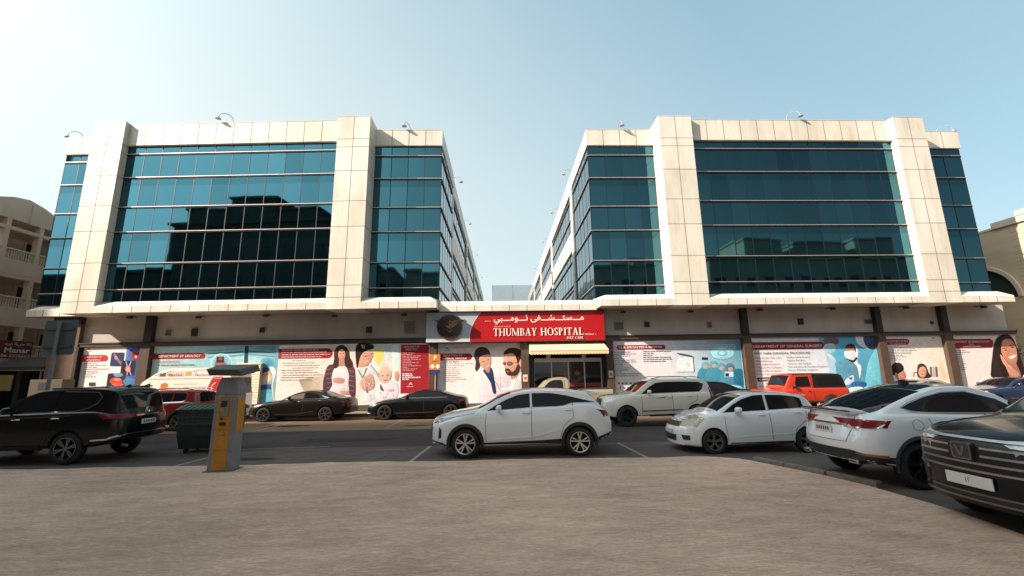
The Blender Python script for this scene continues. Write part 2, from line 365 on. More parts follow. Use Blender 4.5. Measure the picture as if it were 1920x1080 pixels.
for x0, x1, up in [(-20.85, -20.28, 1), (-4.15, -3.75, 0), (1.08, 1.52, 0), (6.0, 6.42, 0), (14.12, 14.60, 1), (22.26, 22.74, 1), (26.36, 26.86, 1)]:
    c_ = MB(BROWN, DARKM, JOINT)
    c_.box(x0, x1, 24.88, 25.219, .15, 3.985)
    if up: c_.box(x0+.08, x1-.05, 24.9, 25.219, 4.232, 5.75, 1)
    part(c_, 'column')
part(MB(DARKM).box(-24.62, -24.45, 24.9, 25.219, .15, 3.985), 'column')

def ledge(x0, x1, yf, yb, z0=5.75, z1=6.12, z2=6.43, ys=None, name='ledge', bay=1.075, endL=True, endR=True, depth=25.3):
    q = MB(CLAD, JOINT, SOFFIT); ys = ys if ys else yf+.42
    prof = [(yf, z0), (yf, z1), (ys, z2), (yb, z2), (yb, z0+.02), (depth, z0+.02), (depth, z0)]
    prof = [(yf, z0), (yf, z1), (ys, z2), (depth, z2), (depth, z0)]
    v = []; cut = .0
    for x, e in ((x0, endL), (x1, endR)):
        v += [(x, y, z) for y, z in prof]
    if endR == 'slope': v[6] = (x1-.0, yf, z1); v[7] = (x1-.42, ys, z2)
    if endL == 'slope': v[2] = (x0+.42, ys, z2)
    m = 5
    f = [(i, (i+1) % m, m+(i+1) % m, m+i) for i in range(m)]+[(4, 3, 2, 1, 0), (5, 6, 7, 8, 9)]
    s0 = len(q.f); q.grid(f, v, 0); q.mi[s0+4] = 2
    nb = max(1, round((x1-x0)/bay)); w = (x1-x0)/nb
    for i in range(1, nb):
        x = x0+i*w
        q.box(x-.013, x+.013, yf-.003, yf+.05, z0+.01, z1, 1)
        d = Vector((0, ys-yf, z2-z1)).normalized(); nn = Vector((0, -d.z, d.y))*.003
        q.face([(x-.007, yf+nn.y, z1+nn.z), (x+.007, yf+nn.y, z1+nn.z), (x+.007, ys+nn.y, z2+nn.z), (x-.007, ys+nn.y, z2+nn.z)], 1)
    part(q, name)
ledge(-22.63, -9.71, 23.5, 24)
ledge(-7.77, -3.6, 23.5, 24.6, endR='slope')
ledge(5.5, 9.68, 23.5, 24.6, endL='slope')
ledge(11.68, 24.45, 23.5, 24)
ledge(26.36, 29.5, 23.5, 24.6, endR='slope')
ledge(-27.5, -24.53, 24.5, 25, endL='slope')
ledge(-3.58, 5.48, 24.42, 24.9, 5.66, 6.0, 6.30, ys=24.85, bay=1.0)

def pier(x0, x1, yb):
    q = MB(CLAD, JOINT); zt = 17.42
    q.box(x0, x1, 23.5, yb, 5.745, zt)
    xm = (x0+x1)/2
    q.box(xm-.014, xm+.014, 23.497, 23.52, 5.75, zt-.01, 1)
    for z in Zs: q.box(x0-.003, x1+.003, 23.497, yb-.01, z-.068, z-.042, 1)
    q.box(x0-.01, x1+.01, 23.49, yb, zt, zt+.03, 0)
    part(q, 'cladded_pier')
for a_, b_ in [(-24.53, -22.63), (-9.70, -7.77), (9.68, 11.68), (24.45, 26.36)]: pier(a_, b_, 25.4)

def parapet(x0, x1, yf, z0, z1, nb, ox=0, side=None, back=31):
    q = MB(CLAD, JOINT); q.box(x0, x1, yf, yf+.35, z0, z1)
    w = (x1-x0)/nb
    for i in range(1, nb): q.box(x0+i*w-.015, x0+i*w+.015, yf-.003, yf+.02, z0+.01, z1-.005, 1)
    q.box(x0, x1, yf-.015, yf+.37, z1, z1+.03, 0)
    if side:
        xa, xb = (x1-.3, x1) if side > 0 else (x0, x0+.3)
        q.box(xa, xb, yf+.35, back, z0, z1-.002)
        for i in range(1, 6):
            y = yf+.35+i*(back-yf-.35)/6
            q.box(xa-.003, xb+.003, y-.009, y+.009, z0+.01, z1-.01, 1)
    part(q, 'parapet')
parapet(-22.63, -9.70, 23.8, 16.02, 17.38, 12)
parapet(11.68, 24.45, 23.8, 16.02, 17.38, 12)
parapet(-7.77, -3.6, 24.65, 16.15, 17.2, 4, side=1)
parapet(5.45, 9.68, 24.65, 16.15, 17.2, 4, side=-1)
parapet(-27.3, -24.53, 24.65, 16.0, 17.15, 3, side=-1)
parapet(26.36, 29.8, 24.65, 16.0, 17.15, 3, side=1)

rg = random.Random(3)
def glazing(P0, P1, nb, zs, dark=0.):
    """curtain wall between plan points P0 and P1 (seen from its right-hand side); one window band per storey strip"""
    P0 = Vector((*P0, 0)); P1 = Vector((*P1, 0)); d = (P1-P0); L = d.length; d.normalize(); nrm = Vector((d.y, -d.x, 0))
    w = L/nb
    for j in range(len(zs)-1):
        z0, z1 = zs[j], zs[j+1]
        q = MB(GLASS, BLACKGAP)
        for i in range(nb):
            u = rg.random(); col = 1.0 if u < .6 else (.88 if u < .85 else 1.08)
            col *= rg.uniform(.93, 1.05); split = (z1-z0) > 1.2
            a = P0+d*(i*w+.012); b = P0+d*((i+1)*w-.012)
            e = [rg.uniform(-.004, .004) for _ in range(4)]
            pts = [a+nrm*e[0]+Vector((0, 0, z0)), b+nrm*e[1]+Vector((0, 0, z0)), b+nrm*e[2]+Vector((0, 0, z1)), a+nrm*(e[0]+e[2]-e[1])+Vector((0, 0, z1))]
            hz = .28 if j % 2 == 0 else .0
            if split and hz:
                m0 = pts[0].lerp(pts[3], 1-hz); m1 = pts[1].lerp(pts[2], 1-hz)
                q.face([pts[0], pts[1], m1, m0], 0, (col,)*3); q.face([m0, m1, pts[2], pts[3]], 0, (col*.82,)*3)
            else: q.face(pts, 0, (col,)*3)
        for i in range(nb+1):
            c0 = P0+d*(i*w); r_ = .021
            v = [c0-d*r_+nrm*.012, c0+d*r_+nrm*.012, c0+d*r_-nrm*.03, c0-d*r_-nrm*.03]
            q.grid([(0, 1, 5, 4), (1, 2, 6, 5), (2, 3, 7, 6), (3, 0, 4, 7)], [(p.x, p.y, z0) for p in v]+[(p.x, p.y, z1) for p in v], 1, (1, 1, 1))
        wb = part(q, 'window_band')
        if j > 0:
            r_ = MB(ALU, BLACKGAP)
            def bar(h0, h1, o0, o1, mi):
                v = [P0+nrm*o0, P1+nrm*o0, P1+nrm*o1, P0+nrm*o1]
                r_.grid([(0, 3, 2, 1), (4, 5, 6, 7), (0, 1, 5, 4), (1, 2, 6, 5), (2, 3, 7, 6), (3, 0, 4, 7)], [(p.x, p.y, h0) for p in v]+[(p.x, p.y, h1) for p in v], mi)
            bar(z0-.012, z0+.022, -.02, .085, 0); bar(z0-.075, z0-.014, -.02, .05, 1)
            r_.build('rail', wb, warp=True)
glazing((-22.64, 23.98), (-9.70, 23.98), 12, Zs)
glazing((11.68, 23.98), (24.46, 23.98), 12, Zs)
Zc = Zs[:-1]+[16.15]
glazing((-7.77, 24.8), (-3.66, 24.8), 4, Zc)
glazing((-3.66, 24.8), (-3.66, 30.6), 5, Zc)
glazing((5.52, 24.8), (9.68, 24.8), 4, Zc)
glazing((5.52, 30.6), (5.52, 24.8), 5, Zc)
Zo = Zs[:-1]+[16.0]
glazing((-27.3, 24.8), (-24.53, 24.8), 3, Zo)
glazing((26.36, 24.8), (29.78, 24.8), 3, Zo)

# long inner courtyard walls, cladding with window bands
for s, xw in ((1, -3.68), (-1, 5.45)):
    q = MB(CLAD, JOINT, GREYM)
    x0, x1 = (xw-.5, xw) if s > 0 else (xw, xw+.5)
    q.box(x0-(0 if s < 0 else 0), x1, 31.0, 31.75, 5.9, 17.2)
    q.box(x0, x1, 31.75, 86, 15.95, 17.2); q.box(x0, x1, 31.75, 86, 11.3, 12.75); q.box(x0, x1, 31.75, 86, 5.9, 6.6)
    for y in (44.5, 57.5, 70.5, 84.5): q.box(x0, x1, y, y+.9, 6.6, 15.95)
    q.box(x0, x1, 30.6, 31.0, 5.9, 16.15, 2)
    for z in Zs[1:-1]: q.box(x0-.003, x1+.003, 31.0, 31.75, z, z+.015, 1)
    part(q, 'courtyard_wall')
    xg = xw-.12*s
    for a_, b_ in [(31.75, 44.5), (45.4, 57.5), (58.4, 70.5), (71.4, 84.5)]:
        for zz in ([6.6, 8.3, 8.67, 10.56, 11.3], [12.75, 13.98, 15.5, 15.95]):
            if s > 0: glazing((xg, a_), (xg, b_), 8, zz)
            else: glazing((xg, b_), (xg, a_), 8, zz)

# vents and boxes on the plaster band
def vent(px, py, w, h, m, louv=True):
    x, z = at(px, py, 25.2); q = MB(m, DARKM); q.box(x-w/2, x+w/2, 25.14, 25.219, z-h/2, z+h/2, 0)
    if louv:
        for i in range(6): q.box(x-w/2+.03, x+w/2-.03, 25.13, 25.139, z-h/2+.03+i*(h-.06)/6, z-h/2+.03+i*(h-.06)/6+.02, 1)
    part(q, 'vent')
vent(316, 624, .28, .34, GREYM); vent(365, 623, .34, .46, DARKM); vent(492, 619, .28, .3, DARKM, 0); vent(692, 618, .34, .36, DARKM, 0)
vent(768, 612, .62, .62, GREYM); vent(1213, 608, .3, .3, DARKM, 0); vent(1330, 609, .26, .34, GREYM); vent(1501, 603, .3, .36, DARKM); vent(1627, 603, .42, .28, GREYM)
vent(1160, 611, .55, .45, GREYM); vent(1747, 605, .16, .16, DARKM, 0)

# entrance
ent = MB(CORE, ALU, DARKM, GREYM)
ent.box(1.52, 6.0, 26.2, 26.9, .15, 3.95, 0)
dz = 2.75
ent.box(1.9, 5.9, 25.75, 25.85, dz, dz+.22, 1)
for x in (1.85, 2.9, 3.9, 4.85, 5.85): ent.box(x-.035, x+.035, 25.72, 25.8, .15, dz, 1)
for x in (2.75, 4.85): ent.box(x-.12, x+.12, 25.75, 25.82, dz+.22, 3.95, 1)
ent.box(1.52, 1.85, 25.4, 25.8, .15, 3.95, 2); ent.box(5.9, 6.0, 25.4, 25.8, .15, 3.95, 2)
dr = part(ent, 'entrance_frame')
TINT = mat('dark_door_glass', (.015, .016, .018), .06, spec=.6)
for x0, x1 in [(1.89, 2.86), (2.94, 3.86), (3.94, 4.81), (4.89, 5.81)]:
    q = MB(TINT); q.box(x0, x1, 25.755, 25.775, .2, dz); q.build('door_leaf', dr, warp=True)
q = MB(mat('red_film', (.25, .02, .02), .5)); q.box(3.94, 5.81, 25.735, 25.752, 1.32, 1.52); q.build('red_stripe', dr, warp=True)
q = MB(mat('orange_film', (.45, .07, .03), .5))
for cx in (3.42, 4.42):
    q.prism([(cx+.2*math.cos(t)*(1 if i % 2 else .6), 2.08+.16*math.sin(t)*(1 if i % 2 else .6)) for i, t in enumerate([k*math.pi/8 for k in range(16)])], 25.735, 25.75)
q.build('door_emblem', dr, warp=True)
for x, z in ((1.3, 1.85), (6.2, 2.0)):
    q = MB(PRINT); q.box(x-.13, x+.13, 24.86, 24.879, z-.18, z+.2, 0, lin((225, 205, 190))); q.box(x-.08, x+.08, 24.855, 24.859, z-.08, z+.08, 0, lin((200, 110, 80)))
    o = q.build('notice', None, warp=True); tag(o, 'small white notice with an orange square on the brown column %s of the hospital doors' % ('left' if x < 3 else 'right'), 'notice')

# roof-top glass screen between the wings
PALE = mat('pale_screen', (.75, .82, .84), .3, alpha=.35)
q = MB(PALE, ALU); q.box(-.75, 2.58, 34, 34.04, 6.1, 9.1)
for x in (-.75, .9, 2.56): q.box(x, x+.03, 33.98, 34.06, 6.1, 9.12, 1)
o = q.build('glass_screen'); tag(o, 'pale translucent glass screen standing on the roof between the two wings', 'screen')

# ------------------------------------------------------------------ lamps on the building
def goose(x, y, z, s, label, a=0.):
    e = empty('gooseneck_lamp', (x, y, z), a, label, 'lamp', 'curved lamps along the roof edges'); LG = mat('lamp_pale_grey', (.34, .33, .33), .45)
    q = MB(LG)
    pts = [(0, 0, -.05), (0, -.02, .35)]+[(0, -.45+.43*math.cos(t), .35+.38*math.sin(t)) for t in [k*math.pi/8 for k in range(1, 8)]]+[(0, -.9, .30)]
    q.tube([(p[0], p[1]*s, p[2]*s) for p in pts], .020, 0, 8); q.build('arm', e, local=True, smooth=1)
    h = MB(LG); h.lathe([(0.001, .12), (.04, .10), (.06, .03), (.15, -.02), (.155, -.04), (.12, -.045), (.001, -.04)], (0, -.9*s, .22*s), 'z', 20); h.build('lamp_head', e, local=True, smooth=1)
for px, yb, z, s, lb, a in [(437, 24.1, 17.4, 1.05, 'curved lamp above the middle of the left wing parapet', -.9), (160, 25.1, 17.15, 1.0, 'curved lamp at the far left corner of the left wing roof', -1.2),
                     (770, 25.1, 17.2, .95, 'curved lamp above the lower roof edge beside the left courtyard corner', -.35), (1158, 25.1, 17.2, .95, 'curved lamp above the lower roof edge beside the right courtyard corner', .1),
                     (1476, 24.1, 17.4, 1.0, 'curved lamp above the middle of the right wing parapet', .9), (1752, 25.3, 17.15, 1.15, 'curved lamp at the far right corner of the right wing roof', 1.1)]:
    x = at(px, 235, yb)[0]; goose(x, yb+warp_y(x), z, s*.82, lb, a)
for s, xw, ys in ((1, -3.9, (32.5, 42.5, 54.5, 68)), (-1, 5.7, (31.2, 39.5, 49, 62))):
    for i, y in enumerate(ys):
        goose(xw, y, 17.2, .8, 'curved lamp hanging over the %s courtyard wall, %s from the street' % ('left' if s > 0 else 'right', ('nearest', 'second', 'third', 'farthest')[i]), s*math.pi/2)
for i, (px, py) in enumerate([(254, 597), (381, 597), (505, 594), (632, 594), (761, 592), (1165, 587), (1290, 586), (1418, 583), (1552, 581), (1688, 579), (1831, 578)]):
    x, z = at(px, py, 25.1); z = min(z, 5.62)
    lb = ['above the orthopaedics poster', 'above the urology poster text', 'above the right end of the urology poster', 'above the pregnant woman poster', 'beside the grey vent left of the red sign', 'just right of the red sign',
          'above the specialties poster', 'beside the column left of the general surgery poster', 'above the middle of the general surgery poster', 'above the narrow poster with two women', 'above the laughing woman poster'][i]
    e = empty('wall_lamp', (x, 24.7+warp_y(x), z), 0, 'dark floodlight under the ledge '+lb, 'lamp', 'floodlights under the ledge')
    q = MB(DARKM); q.lathe([(.001, -.06), (.15, -.05), (.17, .02), (.1, .08), (.001, .09)], (0, 0, 0), 'z', 16); q.build('lamp_head', e, local=True, smooth=1)
    q = MB(DARKM); q.tube([(0, .0, .05), (0, .1, .1), (0, .5, .1)], .025); q.build('bracket', e, local=True)

# ------------------------------------------------------------------ neighbouring buildings
BEIGE = mat('beige_render', (.72, .58, .46), .85, var=.06, vscale=.5, bump=.1, bscale=40)
BEIGE2 = mat('light_beige_trim', (.70, .58, .46), .8, var=.05, vscale=1)
TAN = mat('tan_stone', (.62, .49, .34), .8, var=.10, vscale=.8, bump=.15, bscale=30, stretch=(.4, .4, 2))
WINB = mat('dark_window', (.02, .022, .025), .15)
lb = empty('apartment_building', (-34, 28, 0), 0, 'beige balcony building with a curved parapet at the far left edge', 'building')
q = MB(BEIGE, BEIGE2)
xf = -34.0
par = [(27.2, 14.5), (28.2, 14.45), (29, 14.75), (30, 14.92), (31, 14.7), (31.8, 14.4), (33, 14.1), (38, 14.1)]
q.prism(par+[(38, 13.2), (27.2, 13.2)], xf-.4, xf, 'x', 0)
ys = [27.25, 29.05, 31.2, 33.4, 35.6]
floors = [3.55, 6.85, 10.15]
for k, y in enumerate(ys): q.box(xf-.4, xf-.02, y-.14 if k else 27.2, y+.14, 3.6, 13.2, 0)
q.box(xf-.4, xf, 35.6, 38, 0, 13.2)
for z in floors:
    q.box(xf-.4, xf+.02, 27.2, 38, z-.75, z+.28, 0)
    q.box(xf-.4, xf+.005, 27.2, 38, z+2.3, z+2.55, 0)
q.box(xf-6, xf-1.7, 27.2, 38, 3, 13.2, 0); q.box(xf-12, xf-6, 27.2, 38, 0, 13.5); q.box(xf-1.7, xf-.4, 27.2, 38, 13.1, 13.25)
for z in floors: q.box(xf-1.7, xf-.4, 27.2, 38, z-.2, z, 0)
q.box(xf-1.2, xf-.3, 27.2, 38, 3.0, 3.6, 0)
q.build('wall', lb)
for z in floors:
    for i in range(len(ys)-1):
        r_ = MB(BEIGE2); y0, y1 = ys[i]+.14, ys[i+1]-.14
        r_.box(xf-.16, xf+.0, y0, y1, z+.95, z+1.05); n_ = int((y1-y0)/.16)
        for k in range(n_): yy = y0+.08+k*(y1-y0-.1)/n_; r_.lathe([(.03, .28), (.05, .45), (.03, .6), (.045, .8), (.03, .95)], (xf-.08, yy, z), 'z', 6)
        r_.build('balustrade', lb)
        w_ = MB(WINB, BEIGE2); w_.box(xf-1.69, xf-1.66, y0+.45, y0+1.25, z, z+2.05, 0)
        w_.box(xf-1.69, xf-1.6, y0+.33, y0+.45, z, z+2.15, 1); w_.box(xf-1.69, xf-1.6, y0+1.25, y0+1.37, z, z+2.15, 1); w_.box(xf-1.69, xf-1.6, y0+.33, y0+1.37, z+2.15, z+2.27, 1)
        w_.build('balcony_door', lb)
q = MB(DARKM, CORE); q.box(xf-2, xf-.6, 27.2, 38, 0, 3.0, 1)
for y in (27.4, 31.5, 35): q.box(xf-.6, xf-.1, y, y+.35, 0, 3.1, 0)
q.build('shop_front', lb)
q = MB(BEIGE2); q.box(xf-.02, xf+.12, 30.2, 30.55, 13.15, 14.6); q.build('downpipe', lb)
sg = empty('shop_sign', (-33.9, 30, 3.6), 0, 'dark red shop sign reading Manar low on the beige balcony building', 'sign')
MAROON = mat('maroon_sign', (.13, .012, .012), .5)
WHT = mat('sign_white', (.78, .74, .70), .5)
q = MB(MAROON); q.box(-33.98, -33.8, 27.4, 31.9, 3.62, 4.85); q.build('board', sg)
text('Manar', 'lettering', sg, 30.15, 31.75, 4.02, 4.38, -33.795, WHT, axis='x', bold=.02)
text('06-5226663', 'lettering', sg, 30.0, 31.8, 3.72, 3.92, -33.795, WHT, axis='x', bold=.01)
text('\ufedf\ufe8e\ufedf\ufedf \ufeb9\ufe97\ufe8d \ufee1\ufeae\ufee3'[::-1].replace('\ufe97', '\ufe8e'), 'lettering', sg, 30.1, 31.8, 4.44, 4.74, -33.795, WHT, axis='x', bold=.01)

rb = empty('stone_building', (36, 30, 0), 0, 'tan stone building with a big green arched window at the far right edge', 'building')
q = MB(TAN, BEIGE2, JOINT)
arc = [(30.9+2.35*math.cos(t), 6.85+2.35*math.sin(t)) for t in [math.pi-k*math.pi/20 for k in range(21)]]
q.prism([(33.25, 11.9)]+arc[::-1]+[(28.55, 11.9)], 36, 36.5, 'x', 0)
q.box(36, 36.5, 33.25, 60, 0, 11.9); q.box(36, 36.5, 24.5, 28.55, 0, 11.9); q.box(36, 36.5, 28.55, 33.25, 0, 6.85)
q.box(36.5, 50, 24.6, 60, 0, 11.4)
q.box(35.85, 36.6, 26.9, 29.2, 11.9, 12.35, 1); q.box(35.9, 36.6, 24.5, 26.9, 11.9, 12.2, 1); q.box(35.95, 36.6, 29.2, 60, 11.9, 12.05, 1)
q.box(35.8, 36.6, 26.7, 27.6, 12.36, 12.7, 1)
for k in range(22): z = .4+k*.52; q.box(35.996, 36.2, 33.5, 60, z, z+.015, 2); q.box(35.996, 36.2, 24.6, 28.3, z, z+.015, 2)
q.build('wall', rb)
q = MB(BEIGE2); tr = [(30.9+2.6*math.cos(t), 6.85+2.6*math.sin(t)) for t in [math.pi-k*math.pi/20 for k in range(21)]]
for i in range(20): q.prism([arc[i], arc[i+1], tr[i+1], tr[i]], 35.85, 36.05, 'x')
q.build('arch_trim', rb)
q = MB(mat('green_glass', (.035, .06, .05), .12)); q.box(36.15, 36.2, 28.55, 33.25, 6.85, 9.2); q.build('arched_window', rb)

# buildings on the camera's side of the street (their reflections stand in the glass, and their shade falls on the street; the last two only shade)
REFB = mat('brown_render', (.12, .095, .08), .85, var=.1, vscale=.4)
REFC = mat('pale_render', (.34, .28, .22), .85, var=.1, vscale=.4)
def block(name, x0, x1, y0, y1, h, m, label, extra=(), fl=3.3):
    e = empty(name, ((x0+x1)/2, y1, 0), 0, label, 'building')
    q = MB(m, BEIGE2); q.box(x0, x1, y0, y1, 0, h); q.box(x0-.3, x1+.3, y0-.3, y1+.3, h, h+.35)
    for (a, b2, c, d, hh) in extra: q.box(a, b2, c, d, h, hh); q.box(a-.2, b2+.2, c-.2, d+.2, hh, hh+.25)
    q.build('wall', e)
    w = MB(WINB, m); nx = int((x1-x0)/2.6)
    for f_ in range(1, int((h-1)/fl)):
        for i in range(nx):
            cx = x0+(i+.5)*(x1-x0)/nx; w.box(cx-.6, cx+.6, y1-.05, y1+.03, f_*fl+1, f_*fl+2.6, 0); w.box(cx-.8, cx+.8, y1, y1+.12, f_*fl+.8, f_*fl+.95, 1)
    w.build('window', e)
block('apartment_building', -37.2, -19.3, -24, 4.8, 18.3, REFB, 'dark brown apartment block with a stepped roof, reflected in the left wing glass', [(-36.2, -31.2, -12, 4.3, 20.3), (-31.2, -26.0, -12, 4.5, 21.3), (-26.0, -21.4, -12, 4.3, 19.9)])
block('apartment_building', -62, -38.5, -24, 3.6, 13.6, REFB, 'low brown building left of the stepped block, reflected low in the left wing glass')
block('apartment_building', -20, -16.8, -34, -14, 17.6, REFC, 'narrow pale block reflected beside the left courtyard corner')
block('apartment_building', -14.7, -4, -34, -14, 17.2, REFC, 'wider pale block reflected beside the left courtyard corner')
block('apartment_building', 12, 26, -34, -14, 18.1, REFC, 'pale block reflected low in the right courtyard corner glass', [(19.7, 22.2, -20, -14.5, 19.1)])
block('apartment_building', 32, 70, -36, -14, 18.6, REFC, 'long pale block with roof rooms, reflected in the right wing glass', [(38, 44.4, -20, -14.5, 21.7), (46.5, 54.6, -20, -14.5, 21.2), (56, 61.7, -20, -14.5, 21.9)])
block('shade_tower', -232, -200, -110, -80.6, 152, REFC, 'added unseen tower, very tall and far to the left, that shades the street', fl=4)  # tower added out of view only to shade the right of the street
block('apartment_building', -82, -60, 9.6, 30, 34, REFC, 'added unseen block far to the left that shades the beige balcony building')  # extra block out of view, added to keep the balcony building in shade

# ------------------------------------------------------------------ posters and signs
def pc(c): r, g_, b_ = lin(c); return (min(.85, r*.95), min(.85, g_*1.02), min(.85, b_*1.22))
YP = 25.13
class Art:
    """flat print on the facade plane; shapes are traced in photo pixels and laid out in metres"""
    def __init__(s, Y=YP): s.mb = MB(PRINT); s.Y = Y; s.k = 0
    def P(s, pts):
        s.k += 1; y = s.Y-.003-s.k*.00013
        return [(x, y, max(z, .52)) for x, z in (at(px, py, s.Y) for px, py in pts)]
    rr = random.Random(11)
    def poly(s, pts, c, T=None, soft=False):
        if T: pts = [T(p) for p in pts]
        q = s.P(pts)
        # ngons are fanned through a triangulation so that concave outlines keep their shape
        from mathutils.geometry import tessellate_polygon
        b0 = pc(c)
        if soft:
            x0, x1 = min(p[0] for p in q), max(p[0] for p in q); z0, z1 = min(p[2] for p in q), max(p[2] for p in q); cc = []
            for p in q:
                f = 1+.30*((p[2]-z0)/max(.01, z1-z0)-.55)-.34*((p[0]-x0)/max(.01, x1-x0)-.5)+s.rr.uniform(-.10, .10)
                cc.append(tuple(min(.85, v*f) for v in b0))
        for t in tessellate_polygon([[Vector(p) for p in q]]): s.mb.face([q[i] for i in t], 0, [cc[i] for i in t] if soft else b0)
    def grad(s, pts, cols, T=None):
        if T: pts = [T(p) for p in pts]
        s.mb.face(s.P(pts), 0, [pc(c) for c in cols])
    def smooth(s, pts, c, T=None, n=4):
        m = len(pts); out = []
        for i in range(m):
            p0, p1, p2, p3 = (Vector(pts[(i+j-1) % m]) for j in range(4))
            for k in range(n):
                t = k/n; out.append(tuple(.5*((2*p1)+(p2-p0)*t+(2*p0-5*p1+4*p2-p3)*t*t+(3*p1-p0-3*p2+p3)*t**3)))
        s.poly(out, c, T, soft=True)
        q2 = [T(p) for p in out] if T else out
        s.strokes(q2, c)
    def strokes(s, pts, c):
        ar = abs(sum(a[0]*b2[1]-b2[0]*a[1] for a, b2 in zip(pts, pts[1:]+pts[:1])))/2
        if ar < 45: return
        x0, x1 = min(p[0] for p in pts), max(p[0] for p in pts); y0, y1 = min(p[1] for p in pts), max(p[1] for p in pts)
        def ins(x, y):
            r_ = False
            for a, b2 in zip(pts, pts[1:]+pts[:1]):
                if (a[1] > y) != (b2[1] > y) and x < (b2[0]-a[0])*(y-a[1])/(b2[1]-a[1])+a[0]: r_ = not r_
            return r_
        s.k += 1; y = s.Y-.003-s.k*.00013; n = int(min(170, ar/5)); b0 = pc(c); dk = sum(c) < 300; sp_ = .55 if dk else .15
        for i in range(n):
            cx, cy = s.rr.uniform(x0, x1), s.rr.uniform(y0, y1); L_ = s.rr.uniform(1.2, 4.2); w = s.rr.uniform(.35, 1.1); a_ = s.rr.gauss(math.pi/2, .5)
            dx, dy = math.cos(a_)*L_, math.sin(a_)*L_
            if not (ins(cx-dx, cy-dy) and ins(cx+dx, cy+dy) and ins(cx, cy)): continue
            f = 1+s.rr.uniform(-sp_, sp_)+.18*(.5-(cx-x0)/(x1-x0))+.15*(.5-(cy-y0)/(y1-y0))
            q = [(x, y-i*.0000007, z) for x, z in (at(px, py, s.Y) for px, py in ((cx-dx, cy-dy), (cx+w, cy), (cx+dx, cy+dy), (cx-w, cy)))]
            q = [(x, yy, max(z, .52)) for x, yy, z in q]
            s.mb.face(q, 0, tuple(min(.85, max(0, v*f)) for v in b0))
    def ell(s, cx, cy, rx, ry, c, T=None, rot=0, c2=None):
        a = R(rot); pts = [(cx+rx*math.cos(t)*math.cos(a)-ry*math.sin(t)*math.sin(a), cy+rx*math.cos(t)*math.sin(a)+ry*math.sin(t)*math.cos(a)) for t in [k*math.pi/10 for k in range(20)]]
        if c2:
            if T: pts = [T(p) for p in pts]; cc = T((cx, cy))
            else: cc = (cx, cy)
            q = s.P(pts+[cc])
            for i in range(20): s.mb.face([q[i], q[(i+1) % 20], q[20]], 0, [pc(c), pc(c), pc(c2)])
        else: s.poly(pts, c, T, soft=True)
    def pill(s, x0, y0, x1, y1, c, left=False, skew=0):
        r = (y1-y0)/2; pts = [(x1-r+r*math.sin(t), y0+r-r*math.cos(t)) for t in [k*math.pi/8 for k in range(9)]]
        if left: pts += [(x0+r-r*math.sin(t), y0+r+r*math.cos(t)) for t in [k*math.pi/8 for k in range(9)]]
        else: pts += [(x0, y1), (x0, y0)]
        sl = -.012
        s.poly([(x, y+sl*(x-x0)) for x, y in pts], c)
    def dash(s, x0, x1, y, h, c, seed=0):
        rr = random.Random(seed*77+int(y)); x = x0; sl = -.012
        while x < x1-2:
            w = rr.uniform(3, 9); e = min(x+w, x1); yy = y+sl*(x-x0)
            s.poly([(x, yy), (e, yy+sl*w), (e, yy+h+sl*w), (x, yy+h)], c); x = e+rr.uniform(.8, 1.6)
    def line(s, pts, w, c, T=None):
        if T: pts = [T(p) for p in pts]
        for (a, b2) in zip(pts, pts[1:]):
            d = Vector(b2)-Vector(a); n = Vector((-d.y, d.x)).normalized()*w/2
            s.poly([(a[0]+n.x, a[1]+n.y), (b2[0]+n.x, b2[1]+n.y), (b2[0]-n.x, b2[1]-n.y), (a[0]-n.x, a[1]-n.y)], c)
    def done(s, name, parent): return s.mb.build(name, parent, warp=True)
def TT(x0, y0, k): return lambda p: (x0+p[0]/k, y0+p[1]/k)
MARO = (150, 35, 38); TXT = (110, 85, 75)
MW = mat('print_white', (.80, .72, .68), .5); MR = mat('print_red', (.42, .03, .03), .5); MT = mat('print_brown', (.12, .07, .05), .5)
def words(s, p, x0, y0, x1, y1, m, Y=YP, bold=.0, off=.034):
    """text whose box runs from photo pixel (x0,y0) top-left to (x1,y1) bottom-right"""
    a = at(x0, y1, Y); b2 = at(x1, y0-.012*(x1-x0), Y)
    return text(s, 'lettering', p, a[0], b2[0], a[1], b2[1], Y-off, m, bold=bold)
def poster(x0, x1, z0, z1, label, c0, c1=None):
    e = empty('poster', ((x0+x1)/2, YP+warp_y((x0+x1)/2), z0), 0, label, 'poster', 'posters along the ground floor')
    q = MB(PRINT); c1 = c1 or c0
    q.box(x0, x1, YP, YP+.06, z0, z1, 0, pc(c0))
    q.face([(x0+.02, YP-.002, z0+.02), (x1-.02, YP-.002, z0+.02), (x1-.02, YP-.002, z1-.02), (x0+.02, YP-.002, z1-.02)], 0, [pc(c0), pc(c1), pc(c1), pc(c0)])
    q.build('panel', e, warp=True); return e
def biglogo(a, x, y, k, c):
    a.poly([(x-4*k, y), (x, y-5*k), (x+4*k, y), (x, y-1.5*k)], c); a.dash(x-7*k, x+7*k, y+2*k, 1.1*k, c)
SKIN = (222, 160, 125); SKIN2 = (200, 135, 105)

